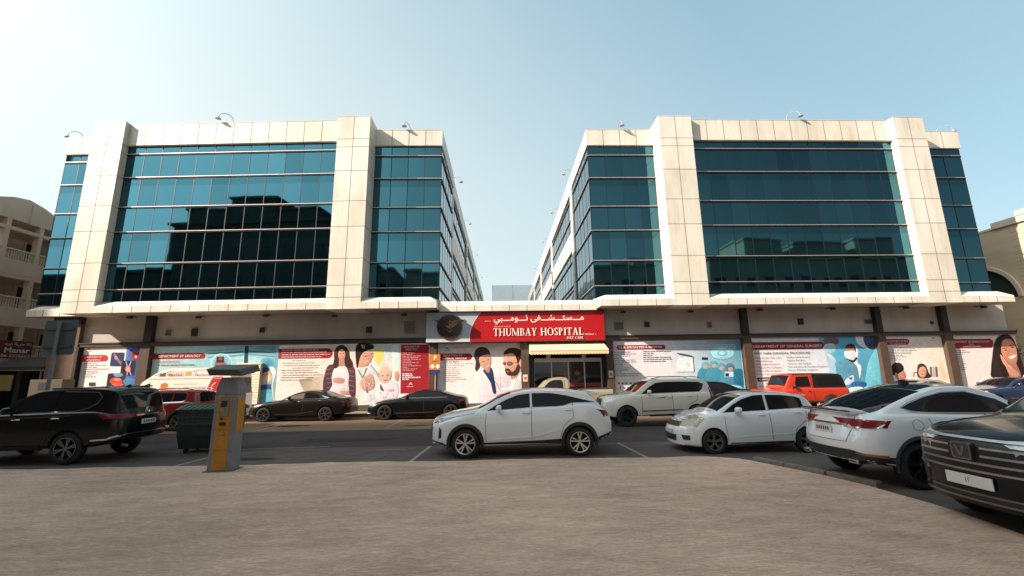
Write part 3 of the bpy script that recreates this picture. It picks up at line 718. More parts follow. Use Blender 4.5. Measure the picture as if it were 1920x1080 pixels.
# orthopaedics
e = poster(-24.33, -20.93, .5, 3.97, 'white orthopaedics poster with blue joint pictures beside the granite corner', (238, 226, 212))
a = Art()
a.grad([(238, 650), (268, 649.5), (258, 750), (226, 750)], [(95, 130, 185), (25, 60, 110), (30, 50, 130), (70, 110, 190)])
a.ell(253, 665, 12, 12, (60, 90, 150), c2=(150, 120, 160)); a.smooth([(246, 664), (254, 660), (261, 664), (257, 676), (250, 674)], (150, 40, 55)); a.ell(255, 669, 2.5, 3, (250, 160, 130))
def rsq(a, x0, y0, x1, y1, c, k=.12):
    sh = k*(y1-y0); r = 2.2
    a.poly([(x0+sh+r, y0), (x1+sh-r, y0), (x1+sh, y0+r), (x1, y1-r), (x1-r, y1), (x0+r, y1), (x0, y1-r), (x0+sh, y0+r)], c)
rsq(a, 206, 661, 231, 687, (62, 42, 40)); rsq(a, 207.5, 662.5, 229.5, 685.5, (40, 60, 95)); a.line([(214, 664), (222, 676), (229, 684)], 5, (130, 110, 120)); a.ell(218, 671, 4, 3, (240, 120, 130), rot=50); a.ell(227, 681, 4, 3, (120, 110, 100), rot=50)
rsq(a, 225, 676, 252, 705, (60, 42, 40)); rsq(a, 226.5, 677.5, 250.5, 704, (35, 30, 40)); a.line([(236, 677), (240, 690), (238, 704)], 2, (150, 170, 200)); a.line([(246, 677), (241, 690), (246, 704)], 2, (150, 170, 200)); a.ell(240, 692, 5, 6, (245, 110, 110), c2=(255, 190, 170))
rsq(a, 199, 700, 233, 728, (60, 42, 40)); rsq(a, 200.5, 701.5, 231.5, 727, (45, 38, 48)); a.ell(222, 703, 9, 4, (120, 150, 180)); a.ell(218, 715, 12, 7, (225, 60, 45)); a.ell(220, 712, 7, 3, (250, 130, 110)); a.ell(221, 721, 11, 3, (240, 90, 70))
a.ell(243, 716, 12, 7, (70, 130, 160))
a.pill(152.5, 666, 203, 678.5, (200, 55, 48)); biglogo(a, 167, 657, .8, (190, 120, 90))
for i, w in enumerate([24, 42, 28, 48, 30, 29, 17, 28]): a.dash(158-i*.5, 158-i*.5+w, 681+i*3.6, 1.1, TXT, i)
a.poly([(167, 717), (179, 717), (179, 724), (167, 724)], (60, 70, 50))
a.done('printed_picture', e); words('DEPARTMENT OF', e, 159, 668.3, 193, 671.5, MW); words('ORTHOPEDICS', e, 161, 673.8, 190, 677, MW)

# urology
e = poster(-20.2, -12.92, .5, 3.97, 'wide mint and teal urology poster behind the ambulance', (182, 208, 196), (120, 180, 185))
a = Art(); T = TT(280, 630, 8)
a.grad([T((820, 145)), T((1900, 145)), T((1880, 420)), T((900, 455))], [(150, 190, 185), (75, 135, 150), (175, 215, 205), (150, 195, 190)])
for y, c in ((190, (120, 165, 175)), (240, (60, 110, 130)), (290, (90, 150, 160)), (330, (170, 205, 200))): a.smooth([(900, y+20), (1200, y), (1500, y-20), (1860, y+10), (1860, y+22), (1500, y), (1200, y+25), (900, y+35)], c, T)
a.ell(1085, 420, 165, 160, (190, 230, 235), T); a.ell(1085, 420, 150, 146, (150, 195, 205), T, c2=(110, 140, 150))
a.poly([(1010, 310), (1120, 310), (1125, 400), (1000, 400)], (75, 35, 35), T); a.poly([(1050, 320), (1085, 320), (1090, 360), (1045, 360)], (160, 90, 70), T)
a.poly([(985, 400), (1150, 400), (1160, 470), (975, 470)], (150, 110, 100), T)
a.poly([(1430, 150), (1490, 150), (1478, 410), (1420, 410)], (25, 60, 80), T); a.line([(1425, 150), (1412, 400)], .8, (190, 225, 225), T)
a.ell(1770, 430, 125, 110, (110, 180, 190), T, c2=(60, 130, 150))
a.poly([(1690, 470), (1810, 480), (1790, 570), (1690, 600)], (60, 70, 120), T); a.poly([(1700, 560), (1800, 520), (1850, 640), (1700, 740)], (235, 170, 130), T)
a.ell(1780, 640, 40, 60, (250, 215, 150), T); a.poly([(1675, 640), (1740, 620), (1750, 720), (1675, 720)], (225, 190, 200), T)
a.poly([(1670, 740), (1820, 720), (1830, 800), (1670, 810)], (70, 75, 120), T)
a.ell(1760, 900, 110, 90, (90, 170, 180), T); a.poly([(1650, 860), (1850, 860), (1840, 990), (1640, 990)], (110, 185, 190), T)
a.smooth([(1800, 470), (1870, 470), (1900, 560), (1860, 700), (1870, 900), (1930, 990), (1860, 990), (1840, 760), (1850, 600)], (225, 215, 195), T)
a.pill(284.5, 663, 385.5, 673.8, (150, 42, 45)); a.dash(296, 367, 684, 1.6, (110, 90, 75))
a.done('printed_picture', e); words('DEPARTMENT OF UROLOGY', e, 297.5, 665.8, 377, 670.6, MW); words('OUR SERVICES', e, 297, 676.6, 337, 680.5, MR, bold=.01)
words('- Kidney & bladder stone removal', e, 297, 683.5, 367, 687, MT, off=.036)

# obstetrics and paediatrics
e = poster(-12.9, -8.02, .5, 3.95, 'cream maternity poster showing a pregnant woman holding her belly', (238, 224, 204), (235, 215, 190))
a = Art(); T = TT(480, 630, 6)
a.grad([(560, 712), (640, 700), (600, 760), (580, 760)], [(170, 145, 105), (235, 218, 190), (225, 200, 170), (235, 218, 190)])
a.pill(522, 654, 624, 673, (160, 42, 42))
for i, w in enumerate([69, 84, 90, 75]): a.dash(528, 528+w, 656+i*4.3, 1.5, (215, 180, 165), i)
for i, (x, w) in enumerate([(548, 28), (530, 60), (533, 66), (548, 48), (528, 58), (529, 66), (530, 76), (527, 60), (526, 58)]): a.dash(x, x+w, 676+i*4.5, 1.0, (150, 115, 85), i+5)
a.smooth([(800, 350), (870, 320), (910, 360), (870, 430), (870, 520), (830, 610), (770, 640), (755, 530)], (92, 55, 60), T)
a.smooth([(1000, 330), (1080, 330), (1115, 420), (1112, 700), (1050, 640), (1030, 500)], (100, 58, 62), T)
for i in range(5): a.line([(785+i*4, 380+i*50), (860, 370+i*50)], .9, (160, 120, 115), T); a.line([(1045, 390+i*55), (1105, 400+i*55)], .9, (165, 120, 115), T)
a.smooth([(900, 345), (1005, 340), (1045, 430), (1040, 520), (1030, 640), (830, 640), (860, 550), (855, 450)], (240, 222, 212), T)
a.smooth([(880, 180), (925, 112), (990, 104), (1040, 160), (1055, 240), (1085, 300), (1080, 350), (1020, 352), (1000, 300), (960, 320), (900, 365), (868, 340), (880, 260)], (70, 42, 38), T)
a.poly([(935, 250), (995, 250), (1000, 335), (930, 345)], SKIN2, T)
a.ell(966, 212, 40, 66, SKIN, T); a.ell(948, 200, 7, 4, (60, 35, 30), T); a.ell(984, 198, 7, 4, (60, 35, 30), T); a.line([(948, 243), (982, 241)], .8, (225, 170, 155), T); a.line([(962, 205), (960, 226)], .7, SKIN2, T)
a.smooth([(870, 480), (940, 465), (1000, 490), (985, 530), (930, 535), (870, 520)], (205, 148, 122), T)
a.smooth([(940, 620), (1010, 618), (1060, 660), (960, 650)], (205, 148, 122), T)
a.done('printed_picture', e)
e = poster(-8.0, -4.18, .5, 3.92, 'paediatrics poster with a doctor holding a bald baby and a red text panel', (232, 228, 205), (236, 225, 215))
a = Art()
a.grad([T((1320, 100)), T((1620, 100)), T((1620, 400)), T((1380, 400))], [(215, 215, 200), (205, 215, 205), (230, 225, 205), (235, 225, 150)])
a.ell(1380, 220, 60, 90, (225, 215, 130), T, c2=(235, 215, 90)); a.poly([(1520, 100), (1600, 100), (1610, 400), (1540, 420)], (225, 235, 225), T)
a.smooth([(1132, 360), (1280, 305), (1375, 340), (1400, 520), (1360, 740), (1130, 790)], (238, 228, 222), T)
a.smooth([(1190, 190), (1290, 160), (1318, 210), (1295, 265), (1275, 310), (1245, 340), (1150, 345), (1140, 260)], SKIN, T)
a.smooth([(1132, 98), (1318, 98), (1318, 140), (1255, 160), (1200, 195), (1165, 260), (1150, 345), (1132, 345)], (38, 25, 24), T)
a.line([(1215, 232), (1265, 222)], 1.0, (60, 35, 30), T); a.line([(1290, 205), (1310, 200)], 1.0, (60, 35, 30), T); a.smooth([(1228, 285), (1266, 273), (1256, 292)], (228, 185, 170), T)
a.line([(1150, 380), (1200, 470), (1230, 400), (1245, 360)], 1.5, (60, 70, 90), T); a.line([(1290, 330), (1350, 400), (1400, 500)], 1.2, (80, 85, 100), T)
a.smooth([(1180, 500), (1275, 425), (1325, 470), (1330, 580), (1230, 620), (1180, 570)], SKIN, T); a.line([(1245, 570), (1250, 640)], 2.5, (110, 115, 130), T)
a.smooth([(1390, 520), (1500, 500), (1590, 540), (1590, 680), (1500, 740), (1380, 740), (1340, 640)], (232, 218, 218), T)
a.ell(1585, 450, 26, 60, SKIN, T)
a.ell(1452, 435, 72, 98, (236, 185, 155), T); a.ell(1425, 447, 10, 7, (50, 40, 40), T); a.ell(1484, 441, 10, 7, (50, 40, 40), T); a.smooth([(1435, 495), (1478, 492), (1460, 508)], (200, 90, 80), T); a.ell(1380, 430, 10, 22, SKIN, T)
a.smooth([(1400, 540), (1440, 620), (1400, 600)], (110, 70, 75), T); a.ell(1520, 612, 45, 16, (230, 175, 150), T)
for i in range(7): a.ell(1400+(i*37) % 160, 640+(i*53) % 90, 9, 8, (190, 150, 160), T)
a.poly([(752, 646), (804, 646), (804, 760), (750.5, 760)], (165, 36, 40))
for i in range(12): a.dash(755, 755+[22, 18, 34, 30, 34, 18, 30, 20, 34, 12, 31, 24][i], 661.5+i*3.0, .9, (225, 170, 160), i)
for i in range(4): a.dash(754.5, 754.5+[18, 22, 34, 12][i], 700+i*3.4, 2.2, (238, 215, 205), i)
biglogo(a, 770, 722, 1.1, (230, 190, 180))
a.poly([(750.5, 738), (766, 738), (766, 760), (750, 760)], (235, 225, 215))
a.done('printed_picture', e); words('DEPARTMENT OF', e, 756.5, 648.8, 787, 652, MW); words('PEDIATRICS', e, 760.5, 653.8, 783, 656.8, MW)

# internal medicine
e = poster(-3.72, 1.06, .5, 3.88, 'cream internal medicine poster with a smiling doctor beside a man in glasses', (240, 228, 212), (238, 222, 205))
a = Art(); T = TT(800, 630, 8.31)
a.pill(824.5, 663, 885.5, 676, (170, 42, 42)); biglogo(a, 838.5, 655.5, .9, (150, 125, 110))
a.dash(831, 862, 678, 1.6, TXT); 
for i, w in enumerate([56, 40, 26, 29, 29, 31, 28, 34, 46, 23]): a.dash(831, 831+w, 682+i*3.6, 1.0, (175, 140, 110), i)
a.smooth([(850, 490), (770, 580), (735, 680), (790, 770), (800, 900), (830, 1120), (1020, 1020), (1150, 900), (1330, 850), (1320, 650), (1150, 555), (1020, 490), (930, 520)], (232, 215, 210), T)
a.smooth([(880, 530), (1010, 495), (1060, 700), (1085, 885), (1035, 885), (1000, 740), (930, 620)], (42, 55, 88), T); a.smooth([(905, 520), (985, 500), (965, 580)], SKIN2, T)
a.line([(1060, 700), (1110, 770), (1150, 860)], .7, (70, 60, 65), T); a.line([(1150, 560), (1150, 800)], .6, (190, 170, 168), T); a.line([(840, 560), (920, 820)], .6, (205, 185, 182), T)
a.smooth([(745, 260), (790, 192), (870, 172), (950, 200), (990, 290), (900, 330), (840, 400), (830, 480), (780, 552), (755, 505), (765, 400), (740, 330)], (72, 52, 45), T)
a.smooth([(835, 320), (975, 285), (1000, 350), (1002, 440), (965, 512), (905, 522), (860, 480), (820, 400)], SKIN, T)
a.line([(862, 402), (902, 392)], 1.0, (60, 35, 30), T); a.line([(935, 380), (975, 365)], 1.0, (60, 35, 30), T); a.smooth([(925, 472), (978, 452), (958, 480), (935, 482)], (235, 205, 192), T)
a.smooth([(1330, 650), (1500, 555), (1520, 800), (1280, 850), (1150, 820), (1290, 780)], (235, 222, 214), T)
a.poly([(1300, 600), (1470, 540), (1380, 700), (1320, 680)], SKIN2, T); a.poly([(1330, 680), (1390, 650), (1350, 830), (1290, 830)], (240, 232, 225), T)
a.smooth([(1205, 290), (1300, 262), (1420, 290), (1470, 400), (1440, 560), (1385, 612), (1285, 612), (1240, 590), (1225, 520), (1200, 430)], SKIN, T)
a.smooth([(1222, 515), (1290, 512), (1330, 560), (1380, 520), (1420, 440), (1455, 470), (1440, 560), (1390, 618), (1285, 618), (1238, 590)], (75, 48, 40), T)
a.smooth([(1205, 250), (1270, 195), (1370, 184), (1460, 218), (1500, 300), (1495, 372), (1445, 400), (1420, 440), (1390, 330), (1330, 270), (1212, 290)], (52, 38, 36), T)
a.ell(1468, 420, 26, 58, SKIN, T); a.line([(1180, 412), (1250, 420)], 1.1, (70, 40, 35), T); a.ell(1297, 432, 46, 34, (70, 45, 50), T); a.ell(1297, 434, 38, 26, (125, 105, 110), T); a.line([(1340, 425), (1420, 410)], .9, (70, 40, 35), T); a.ell(1215, 430, 24, 26, (120, 80, 75), T); a.smooth([(1240, 545), (1290, 545), (1265, 572)], (180, 85, 75), T)
a.done('printed_picture', e); words('DEPARTMENT OF', e, 831, 665, 867, 668.6, MW); words('INTERNAL MEDICINE', e, 831, 671, 875, 674.4, MW, bold=.02)

# specialties
e = poster(6.46, 14.05, .5, 3.87, 'wide specialties poster with surgeons in teal gowns right of the entrance', (232, 222, 214), (130, 190, 195))
a = Art(); T = TT(1120, 630, 6)
a.grad([(1140, 640), (1240, 639), (1240, 765), (1140, 766)], [(222, 214, 208), (228, 220, 214), (238, 220, 200), (228, 218, 208)])
a.grad([(1240, 639), (1388, 637), (1396, 763), (1240, 765)], [(228, 220, 214), (70, 130, 140), (130, 190, 195), (240, 222, 205)])
a.ell(1407, 195, 150, 80, (120, 180, 185), T); a.ell(1407, 192, 130, 66, (165, 215, 215), T); a.ell(1407, 192, 60, 34, (130, 190, 195), T); a.ell(1407, 192, 36, 20, (180, 225, 222), T)
a.smooth([(900, 190), (1060, 220), (1090, 260), (1060, 240), (930, 215)], (70, 85, 95), T)
a.grad([T((900, 240)), T((1075, 240)), T((1085, 395)), T((890, 400))], [(225, 230, 235), (240, 245, 248), (225, 235, 240), (238, 225, 215)])
a.line([(1078, 240), (1092, 405)], 1.6, (40, 40, 50), T); a.line([(900, 408), (1092, 405)], .8, (60, 60, 70), T); a.line([(1008, 290), (1008, 330)], .6, (80, 80, 100), T); a.line([(1032, 300), (1032, 345)], .6, (80, 80, 100), T)
a.poly([(1175, 240), (1245, 240), (1245, 270), (1175, 270)], (35, 50, 65), T)
TEAL = (75, 150, 160)
for cx, cy, s_, c in ((1215, 330, 1, (120, 175, 180)), (1310, 320, 1, (95, 165, 165)), (1395, 345, 1, (90, 165, 168)), (1490, 355, 1.15, (85, 120, 135))):
    a.smooth([(cx-95*s_, 480), (cx-70*s_, 380), (cx, 340), (cx+80*s_, 390), (cx+100*s_, 480), (cx+90, 590), (cx-80, 590)], (66+cx % 9*3, 140, 152), T); a.ell(cx, cy, 48*s_, 44*s_, c, T); a.ell(cx+8, cy+18, 30, 22, (205, 160, 140), T)
a.smooth([(1530, 400), (1620, 370), (1640, 450), (1640, 600), (1560, 600)], (40, 110, 130), T); a.poly([(1430, 400), (1530, 400), (1530, 460), (1430, 460)], (190, 215, 215), T); a.poly([(1440, 420), (1480, 420), (1480, 455), (1440, 455)], (30, 35, 40), T); a.smooth([(1400, 560), (1600, 560), (1640, 640), (1380, 640)], (150, 205, 215), T)
a.pill(1156, 647.5, 1248, 656, (165, 45, 45), left=True)
for i, w in enumerate([29, 42, 30, 19, 41, 42, 18, 17, 31, 27, 14, 52, 44]): a.dash(1152, 1152+w, 660+i*3.7, 1.2, TXT, i)
for i, w in enumerate([52, 20, 17, 52, 54, 42]): a.dash(1206, 1206+w, 658.5+i*3.7, 1.2, TXT, i+20)
for i in range(3): a.dash(1278+i*5, 1380, 647+i*3.6, 1.2, (205, 225, 225), i+40)
for x in (1158, 1165, 1172, 1180, 1188): a.poly([(x, 717), (x+4, 717), (x+4, 720), (x, 720)], (90, 80, 80)); a.poly([(x+4, 725), (x+6, 725), (x+6, 729), (x+4, 729)], (120, 110, 110))
a.done('printed_picture', e); words('OUR SPECIALTIES & SERVICES', e, 1160, 649.6, 1240, 653.6, MW, bold=.03)

# general surgery
e = poster(14.62, 22.25, .5, 4.0, 'general surgery poster with red title bar behind the orange off-road car', (236, 226, 214), (110, 180, 195))
a = Art(); T = TT(1380, 620, 6.857)
a.grad([T((150, 80)), T((1100, 80)), T((1300, 1000)), T((200, 1000))], [(225, 222, 212), (200, 205, 205), (236, 226, 214), (240, 230, 215)])
a.smooth([(1110, 75), (1830, 70), (1900, 700), (1880, 1000), (1350, 1000), (1290, 520), (1240, 330), (1130, 200)], (88, 160, 178), T)
a.smooth([(1130, 100), (1290, 90), (1320, 160), (1200, 190), (1150, 200)], (120, 90, 90), T); a.smooth([(1140, 180), (1260, 170), (1275, 270), (1200, 300), (1140, 240)], (170, 205, 200), T)
a.smooth([(1540, 70), (1640, 90), (1700, 220), (1760, 250), (1640, 220), (1560, 160)], (225, 225, 228), T); a.smooth([(1650, 75), (1800, 75), (1800, 220), (1720, 240), (1650, 160)], (65, 75, 100), T)
a.smooth([(1170, 300), (1260, 340), (1290, 420), (1240, 380)], (200, 205, 205), T)
a.smooth([(1810, 260), (1870, 700), (1880, 1000), (1640, 1000), (1680, 500), (1740, 320)], (120, 195, 200), T)
a.smooth([(1300, 430), (1420, 360), (1540, 380), (1600, 460), (1600, 640), (1530, 760), (1380, 760), (1310, 640)], (92, 145, 155), T)
a.smooth([(1520, 200), (1570, 260), (1560, 400), (1610, 460), (1590, 620), (1560, 470), (1500, 380)], (238, 232, 226), T)
a.ell(1470, 245, 72, 82, (95, 60, 55), T); a.ell(1465, 220, 62, 46, (60, 50, 52), T); a.smooth([(1400, 260), (1520, 250), (1520, 350), (1450, 390), (1400, 330)], (225, 228, 232), T); a.poly([(1400, 225), (1520, 220), (1520, 255), (1402, 262)], (190, 130, 105), T)
a.smooth([(1400, 350), (1500, 380), (1540, 340), (1560, 360), (1500, 410)], (50, 40, 40), T)
a.smooth([(1400, 640), (1500, 570), (1510, 660), (1420, 700)], (205, 220, 235), T); a.poly([(1440, 600), (1500, 600), (1480, 640)], (60, 80, 130), T)
a.smooth([(1500, 660), (1660, 660), (1660, 720), (1480, 720)], (50, 95, 140), T); a.smooth([(1450, 740), (1600, 720), (1650, 780), (1460, 800)], (200, 220, 230), T)
a.poly([T((150, 150)), T((1110, 140)), T((1140, 185)), T((1110, 235)), T((160, 250))], (150, 38, 42))
a.poly([T((272, 604)), T((700, 590)), T((700, 645)), T((276, 655))], (55, 38, 30)); a.dash(1436, 1470, 718, 1.4, TXT); a.dash(1424, 1470, 724, 1.2, (190, 80, 60))
a.done('printed_picture', e)
def wT(s, x0, y0, x1, y1, m, bold=0.): p = T((x0, y0)); q = T((x1, y1)); return words(s, e, p[0], p[1]+.012*(q[0]-p[0])*.2, q[0], q[1], m, bold=bold)
wT('DEPARTMENT OF GENERAL SURGERY', 220, 186, 1100, 222, MW, .01); wT('DAY CARE SURGICAL PROCEDURE', 235, 276, 945, 305, MT, .015)
for i, t in enumerate(['Laparoscopic Day Care', 'Appendectomy', 'Gallbladder Surgeries', 'Umbilical Hernia Repair', 'Inguinal Hernia Repair', 'Breast Cyst Surgeries']): wT(t, 240+i*4, 336+i*42, [575, 460, 555, 578, 572, 590][i], 364+i*42, MR)
for i, t in enumerate(['Hemorrhoids Surgery', 'Lipoma Excision', 'Varicose vein Surgery', 'Pilonidal Sinus & Abscess Surgeries', 'Fissure & Fistula Surgeries']): wT(t, 648+i*4, 328+i*41, [945, 880, 960, 1170, 1045][i], 356+i*41, MT)
wT('ADMISSION & DISCHARGE', 290, 614, 690, 640, MW, .02)

# ENT
e = poster(22.78, 26.35, .5, 4.03, 'narrow cream poster with a dark haired woman in profile and a girl', (234, 222, 206), (236, 214, 184))
a = Art(); T = TT(1640, 610, 6.857)
a.grad([T((700, 500)), T((870, 480)), T((940, 700)), T((720, 700))], [(236, 222, 200), (236, 200, 160), (236, 190, 145), (236, 222, 200)])
a.pill(1657, 635.5, 1705, 647, (150, 38, 42)); biglogo(a, 1750, 636, .9, (165, 150, 140))
for i, w in enumerate([19, 41, 51, 51, 43, 40, 24, 32, 15, 20]): a.dash(1666+i*.3, 1666+i*.3+w, 648.5+i*2.9, .9, TXT, i)
a.ell(640, 530, 60, 60, (248, 238, 222), T)
for x in (705, 740, 775): a.poly([(x, 535), (x+26, 532), (x+36, 660), (x+10, 662)], (110, 95, 85) if x != 740 else (190, 175, 155), T)
a.smooth([(215, 700), (260, 640), (330, 660), (350, 720), (220, 730)], (235, 230, 225), T)
a.smooth([(260, 560), (350, 560), (385, 600), (400, 640), (385, 690), (300, 700), (260, 650)], SKIN2, T)
a.smooth([(215, 530), (250, 485), (320, 482), (362, 520), (370, 575), (320, 610), (280, 640), (240, 640), (205, 600)], (45, 30, 28), T); a.smooth([(180, 530), (215, 520), (215, 600), (195, 690), (180, 650)], (40, 28, 28), T); a.ell(272, 630, 14, 24, SKIN, T)
a.smooth([(545, 560), (560, 505), (610, 490), (655, 520), (690, 600), (715, 670), (560, 670)], (70, 45, 38), T); a.ell(612, 600, 52, 72, SKIN, T); a.ell(595, 585, 6, 4, (50, 35, 30), T); a.ell(635, 583, 6, 4, (50, 35, 30), T); a.line([(600, 632), (632, 630)], 1., (190, 90, 80), T)
a.line([(500, 660), (503, 608), (545, 606)], 1.2, (60, 45, 40), T)
a.done('printed_picture', e); words('DEPARTMENT OF ENT', e, 1663, 638.6, 1701, 641.6, MW); words('ear nose & throat', e, 1668, 643.2, 1698, 645.8, MW)

# dermatology
e = poster(26.9, 30.98, .5, 4.03, 'cream skin care poster with a laughing long haired woman at the right end', (232, 212, 194), (234, 214, 198))
a = Art()
a.poly([T((940, 178)), T((1480, 170)), T((1518, 195)), T((1528, 240)), T((1510, 290)), T((960, 300))], (150, 38, 42))
for i, w in enumerate([23, 30, 16, 12, 17, 17, 15, 17, 15, 16, 15]): a.dash(1788+i*.75, 1788+i*.75+w, 656.5+i*3.6, 1.2, TXT, i)
a.smooth([(1530, 250), (1580, 150), (1680, 115), (1760, 145), (1810, 240), (1880, 420), (1900, 660), (1530, 680), (1495, 560), (1510, 400)], (42, 28, 26), T)
a.smooth([(1650, 380), (1790, 450), (1880, 660), (1740, 660)], (175, 110, 80), T)
a.smooth([(1625, 290), (1650, 190), (1740, 180), (1800, 250), (1830, 360), (1825, 470), (1780, 500), (1700, 450), (1640, 380)], (205, 135, 100), T)
a.line([(1640, 300), (1700, 290)], 1.1, (50, 30, 25), T); a.line([(1740, 265), (1785, 245)], 1.1, (50, 30, 25), T); a.smooth([(1660, 320), (1695, 310), (1690, 325)], (60, 35, 30), T); a.smooth([(1750, 285), (1785, 270), (1780, 288)], (60, 35, 30), T)
a.smooth([(1722, 400), (1815, 372), (1800, 412), (1745, 432)], (240, 222, 212), T); a.line([(1725, 400), (1815, 372)], .8, (170, 60, 55), T); a.line([(1725, 300), (1735, 350), (1715, 360)], .8, (165, 100, 75), T)
a.smooth([(1610, 375), (1640, 400), (1700, 480), (1790, 560), (1870, 640), (1800, 660), (1740, 640), (1690, 540), (1640, 470)], (215, 150, 118), T); a.line([(1625, 400), (1700, 520), (1770, 610)], .6, (150, 95, 70), T)
for k in range(6): a.line([(1545+k*12, 300+k*20), (1520+k*14, 520), (1560+k*16, 660)], .5, (75, 50, 42), T)
a.done('printed_picture', e); words('DEPARTMENT OF DERMATOLOGY', e, 1784.5, 639.6, 1854, 643, MW); words('AND', e, 1816, 644.6, 1824, 646.3, MW); words('COSMETOLOGY', e, 1805, 648.4, 1838, 651, MW)

# ------------------------------------------------------------------ big hospital sign
sg = empty('hospital_sign', (.8, 24.0, 3.9), 0, 'long red sign reading Thumbay Hospital with a round emblem on grey', 'sign')
SX0, SX1, SZ0, SZ1, SY = -4.32, 5.90, 3.93, 5.62, 24.6
q = MB(mat('sign_red', (.42, .010, .014), .35, spec=.3), DARKM, mat('sign_grey_blue', (.40, .45, .50), .4), mat('sign_pale', (.62, .58, .62), .4), mat('sign_dark_red', (.16, .008, .012), .4))
q.box(SX0, SX1, SY, SY+.5, SZ0, SZ1+.0, 0); q.box(SX0-.03, SX1+.03, SY-.03, SY+.551, SZ1, SZ1+.05, 1); q.box(SX1, SX1+.05, SY-.03, SY+.551, SZ0-.02, SZ1, 1); q.box(SX0, SX1, SY-.02, SY+.5, SZ0-.035, SZ0, 1)
q.build('sign_box', sg)
def cx_(z, d=0): t = (z-SZ0)/(SZ1-SZ0); return -1.87+.63*t*t*1.0-.05*math.sin(math.pi*t)+d
zz = [SZ0+(SZ1-SZ0)*k/12 for k in range(13)]
q = MB(_m['sign_grey_blue'], _m['sign_pale'])
q.prism([(SX0+.0, SZ0+.15)]+[(cx_(z), z) for z in zz if z >= SZ0+.13]+[(SX0+.0, SZ1)], SY-.012, SY-.002, 'y', 0)
q.prism([(SX0, SZ0)]+[(cx_(z), z) for z in zz if z < SZ0+.16]+[(SX0, SZ0+.145)], SY-.012, SY-.002, 'y', 1)
for z0, z1 in zip(zz, zz[1:]): q.face([(cx_(z0), SY-.014, z0), (cx_(z0, .05), SY-.014, z0), (cx_(z1, .05), SY-.014, z1), (cx_(z1), SY-.014, z1)], 1)
q.build('grey_panel', sg)
ex, ez = at(843, 613, SY)
EMB = mat('emblem_maroon', (.030, .007, .008), .3, spec=.6); GOLD = mat('emblem_gold', (.36, .19, .03), .4)
q = MB(EMB, mat('emblem_rim', (.10, .055, .03), .35)); q.lathe([(.001, -.09), (.62, -.09), (.66, -.085), (.66, -.012), (.001, -.012)], (ex, SY, ez), 'y', 48, 0); q.lathe([(.66, -.1), (.72, -.09), (.73, -.012), (.66, -.012)], (ex, SY, ez), 'y', 48, 1)
q.prism([(ex-.62, ez+.22), (ex-.86, ez+.42), (ex-.55, ez+.34)], SY-.08, SY-.02, 'y', 1); q.prism([(ex+.62, ez+.22), (ex+.86, ez+.42), (ex+.55, ez+.34)], SY-.08, SY-.02, 'y', 1)
q.build('emblem', sg, smooth=.5)
q = MB(GOLD)
def eb(pts): q.prism([(ex+(x-235)/355, ez+(580-y)/355) for x, y in pts], SY-.104, SY-.092)
eb([(235, 570), (290, 470), (330, 455), (420, 448), (440, 470), (350, 478), (300, 500), (262, 570)]); eb([(262, 560), (320, 510), (420, 490), (400, 515), (330, 530), (280, 565)]); eb([(255, 585), (330, 540), (395, 528), (345, 565), (270, 605)])
eb([(230, 560), (215, 500), (250, 450), (262, 470), (240, 505), (250, 545)]); eb([(240, 600), (135, 548), (200, 552), (250, 575)]); eb([(225, 610), (165, 575), (215, 585), (262, 600), (290, 595), (262, 620), (240, 612)])
eb([(190, 640), (215, 635), (205, 660)]); eb([(255, 650), (285, 640), (275, 665)]); eb([(215, 675), (260, 672), (255, 690), (222, 690)])
q.build('emblem_bird', sg)
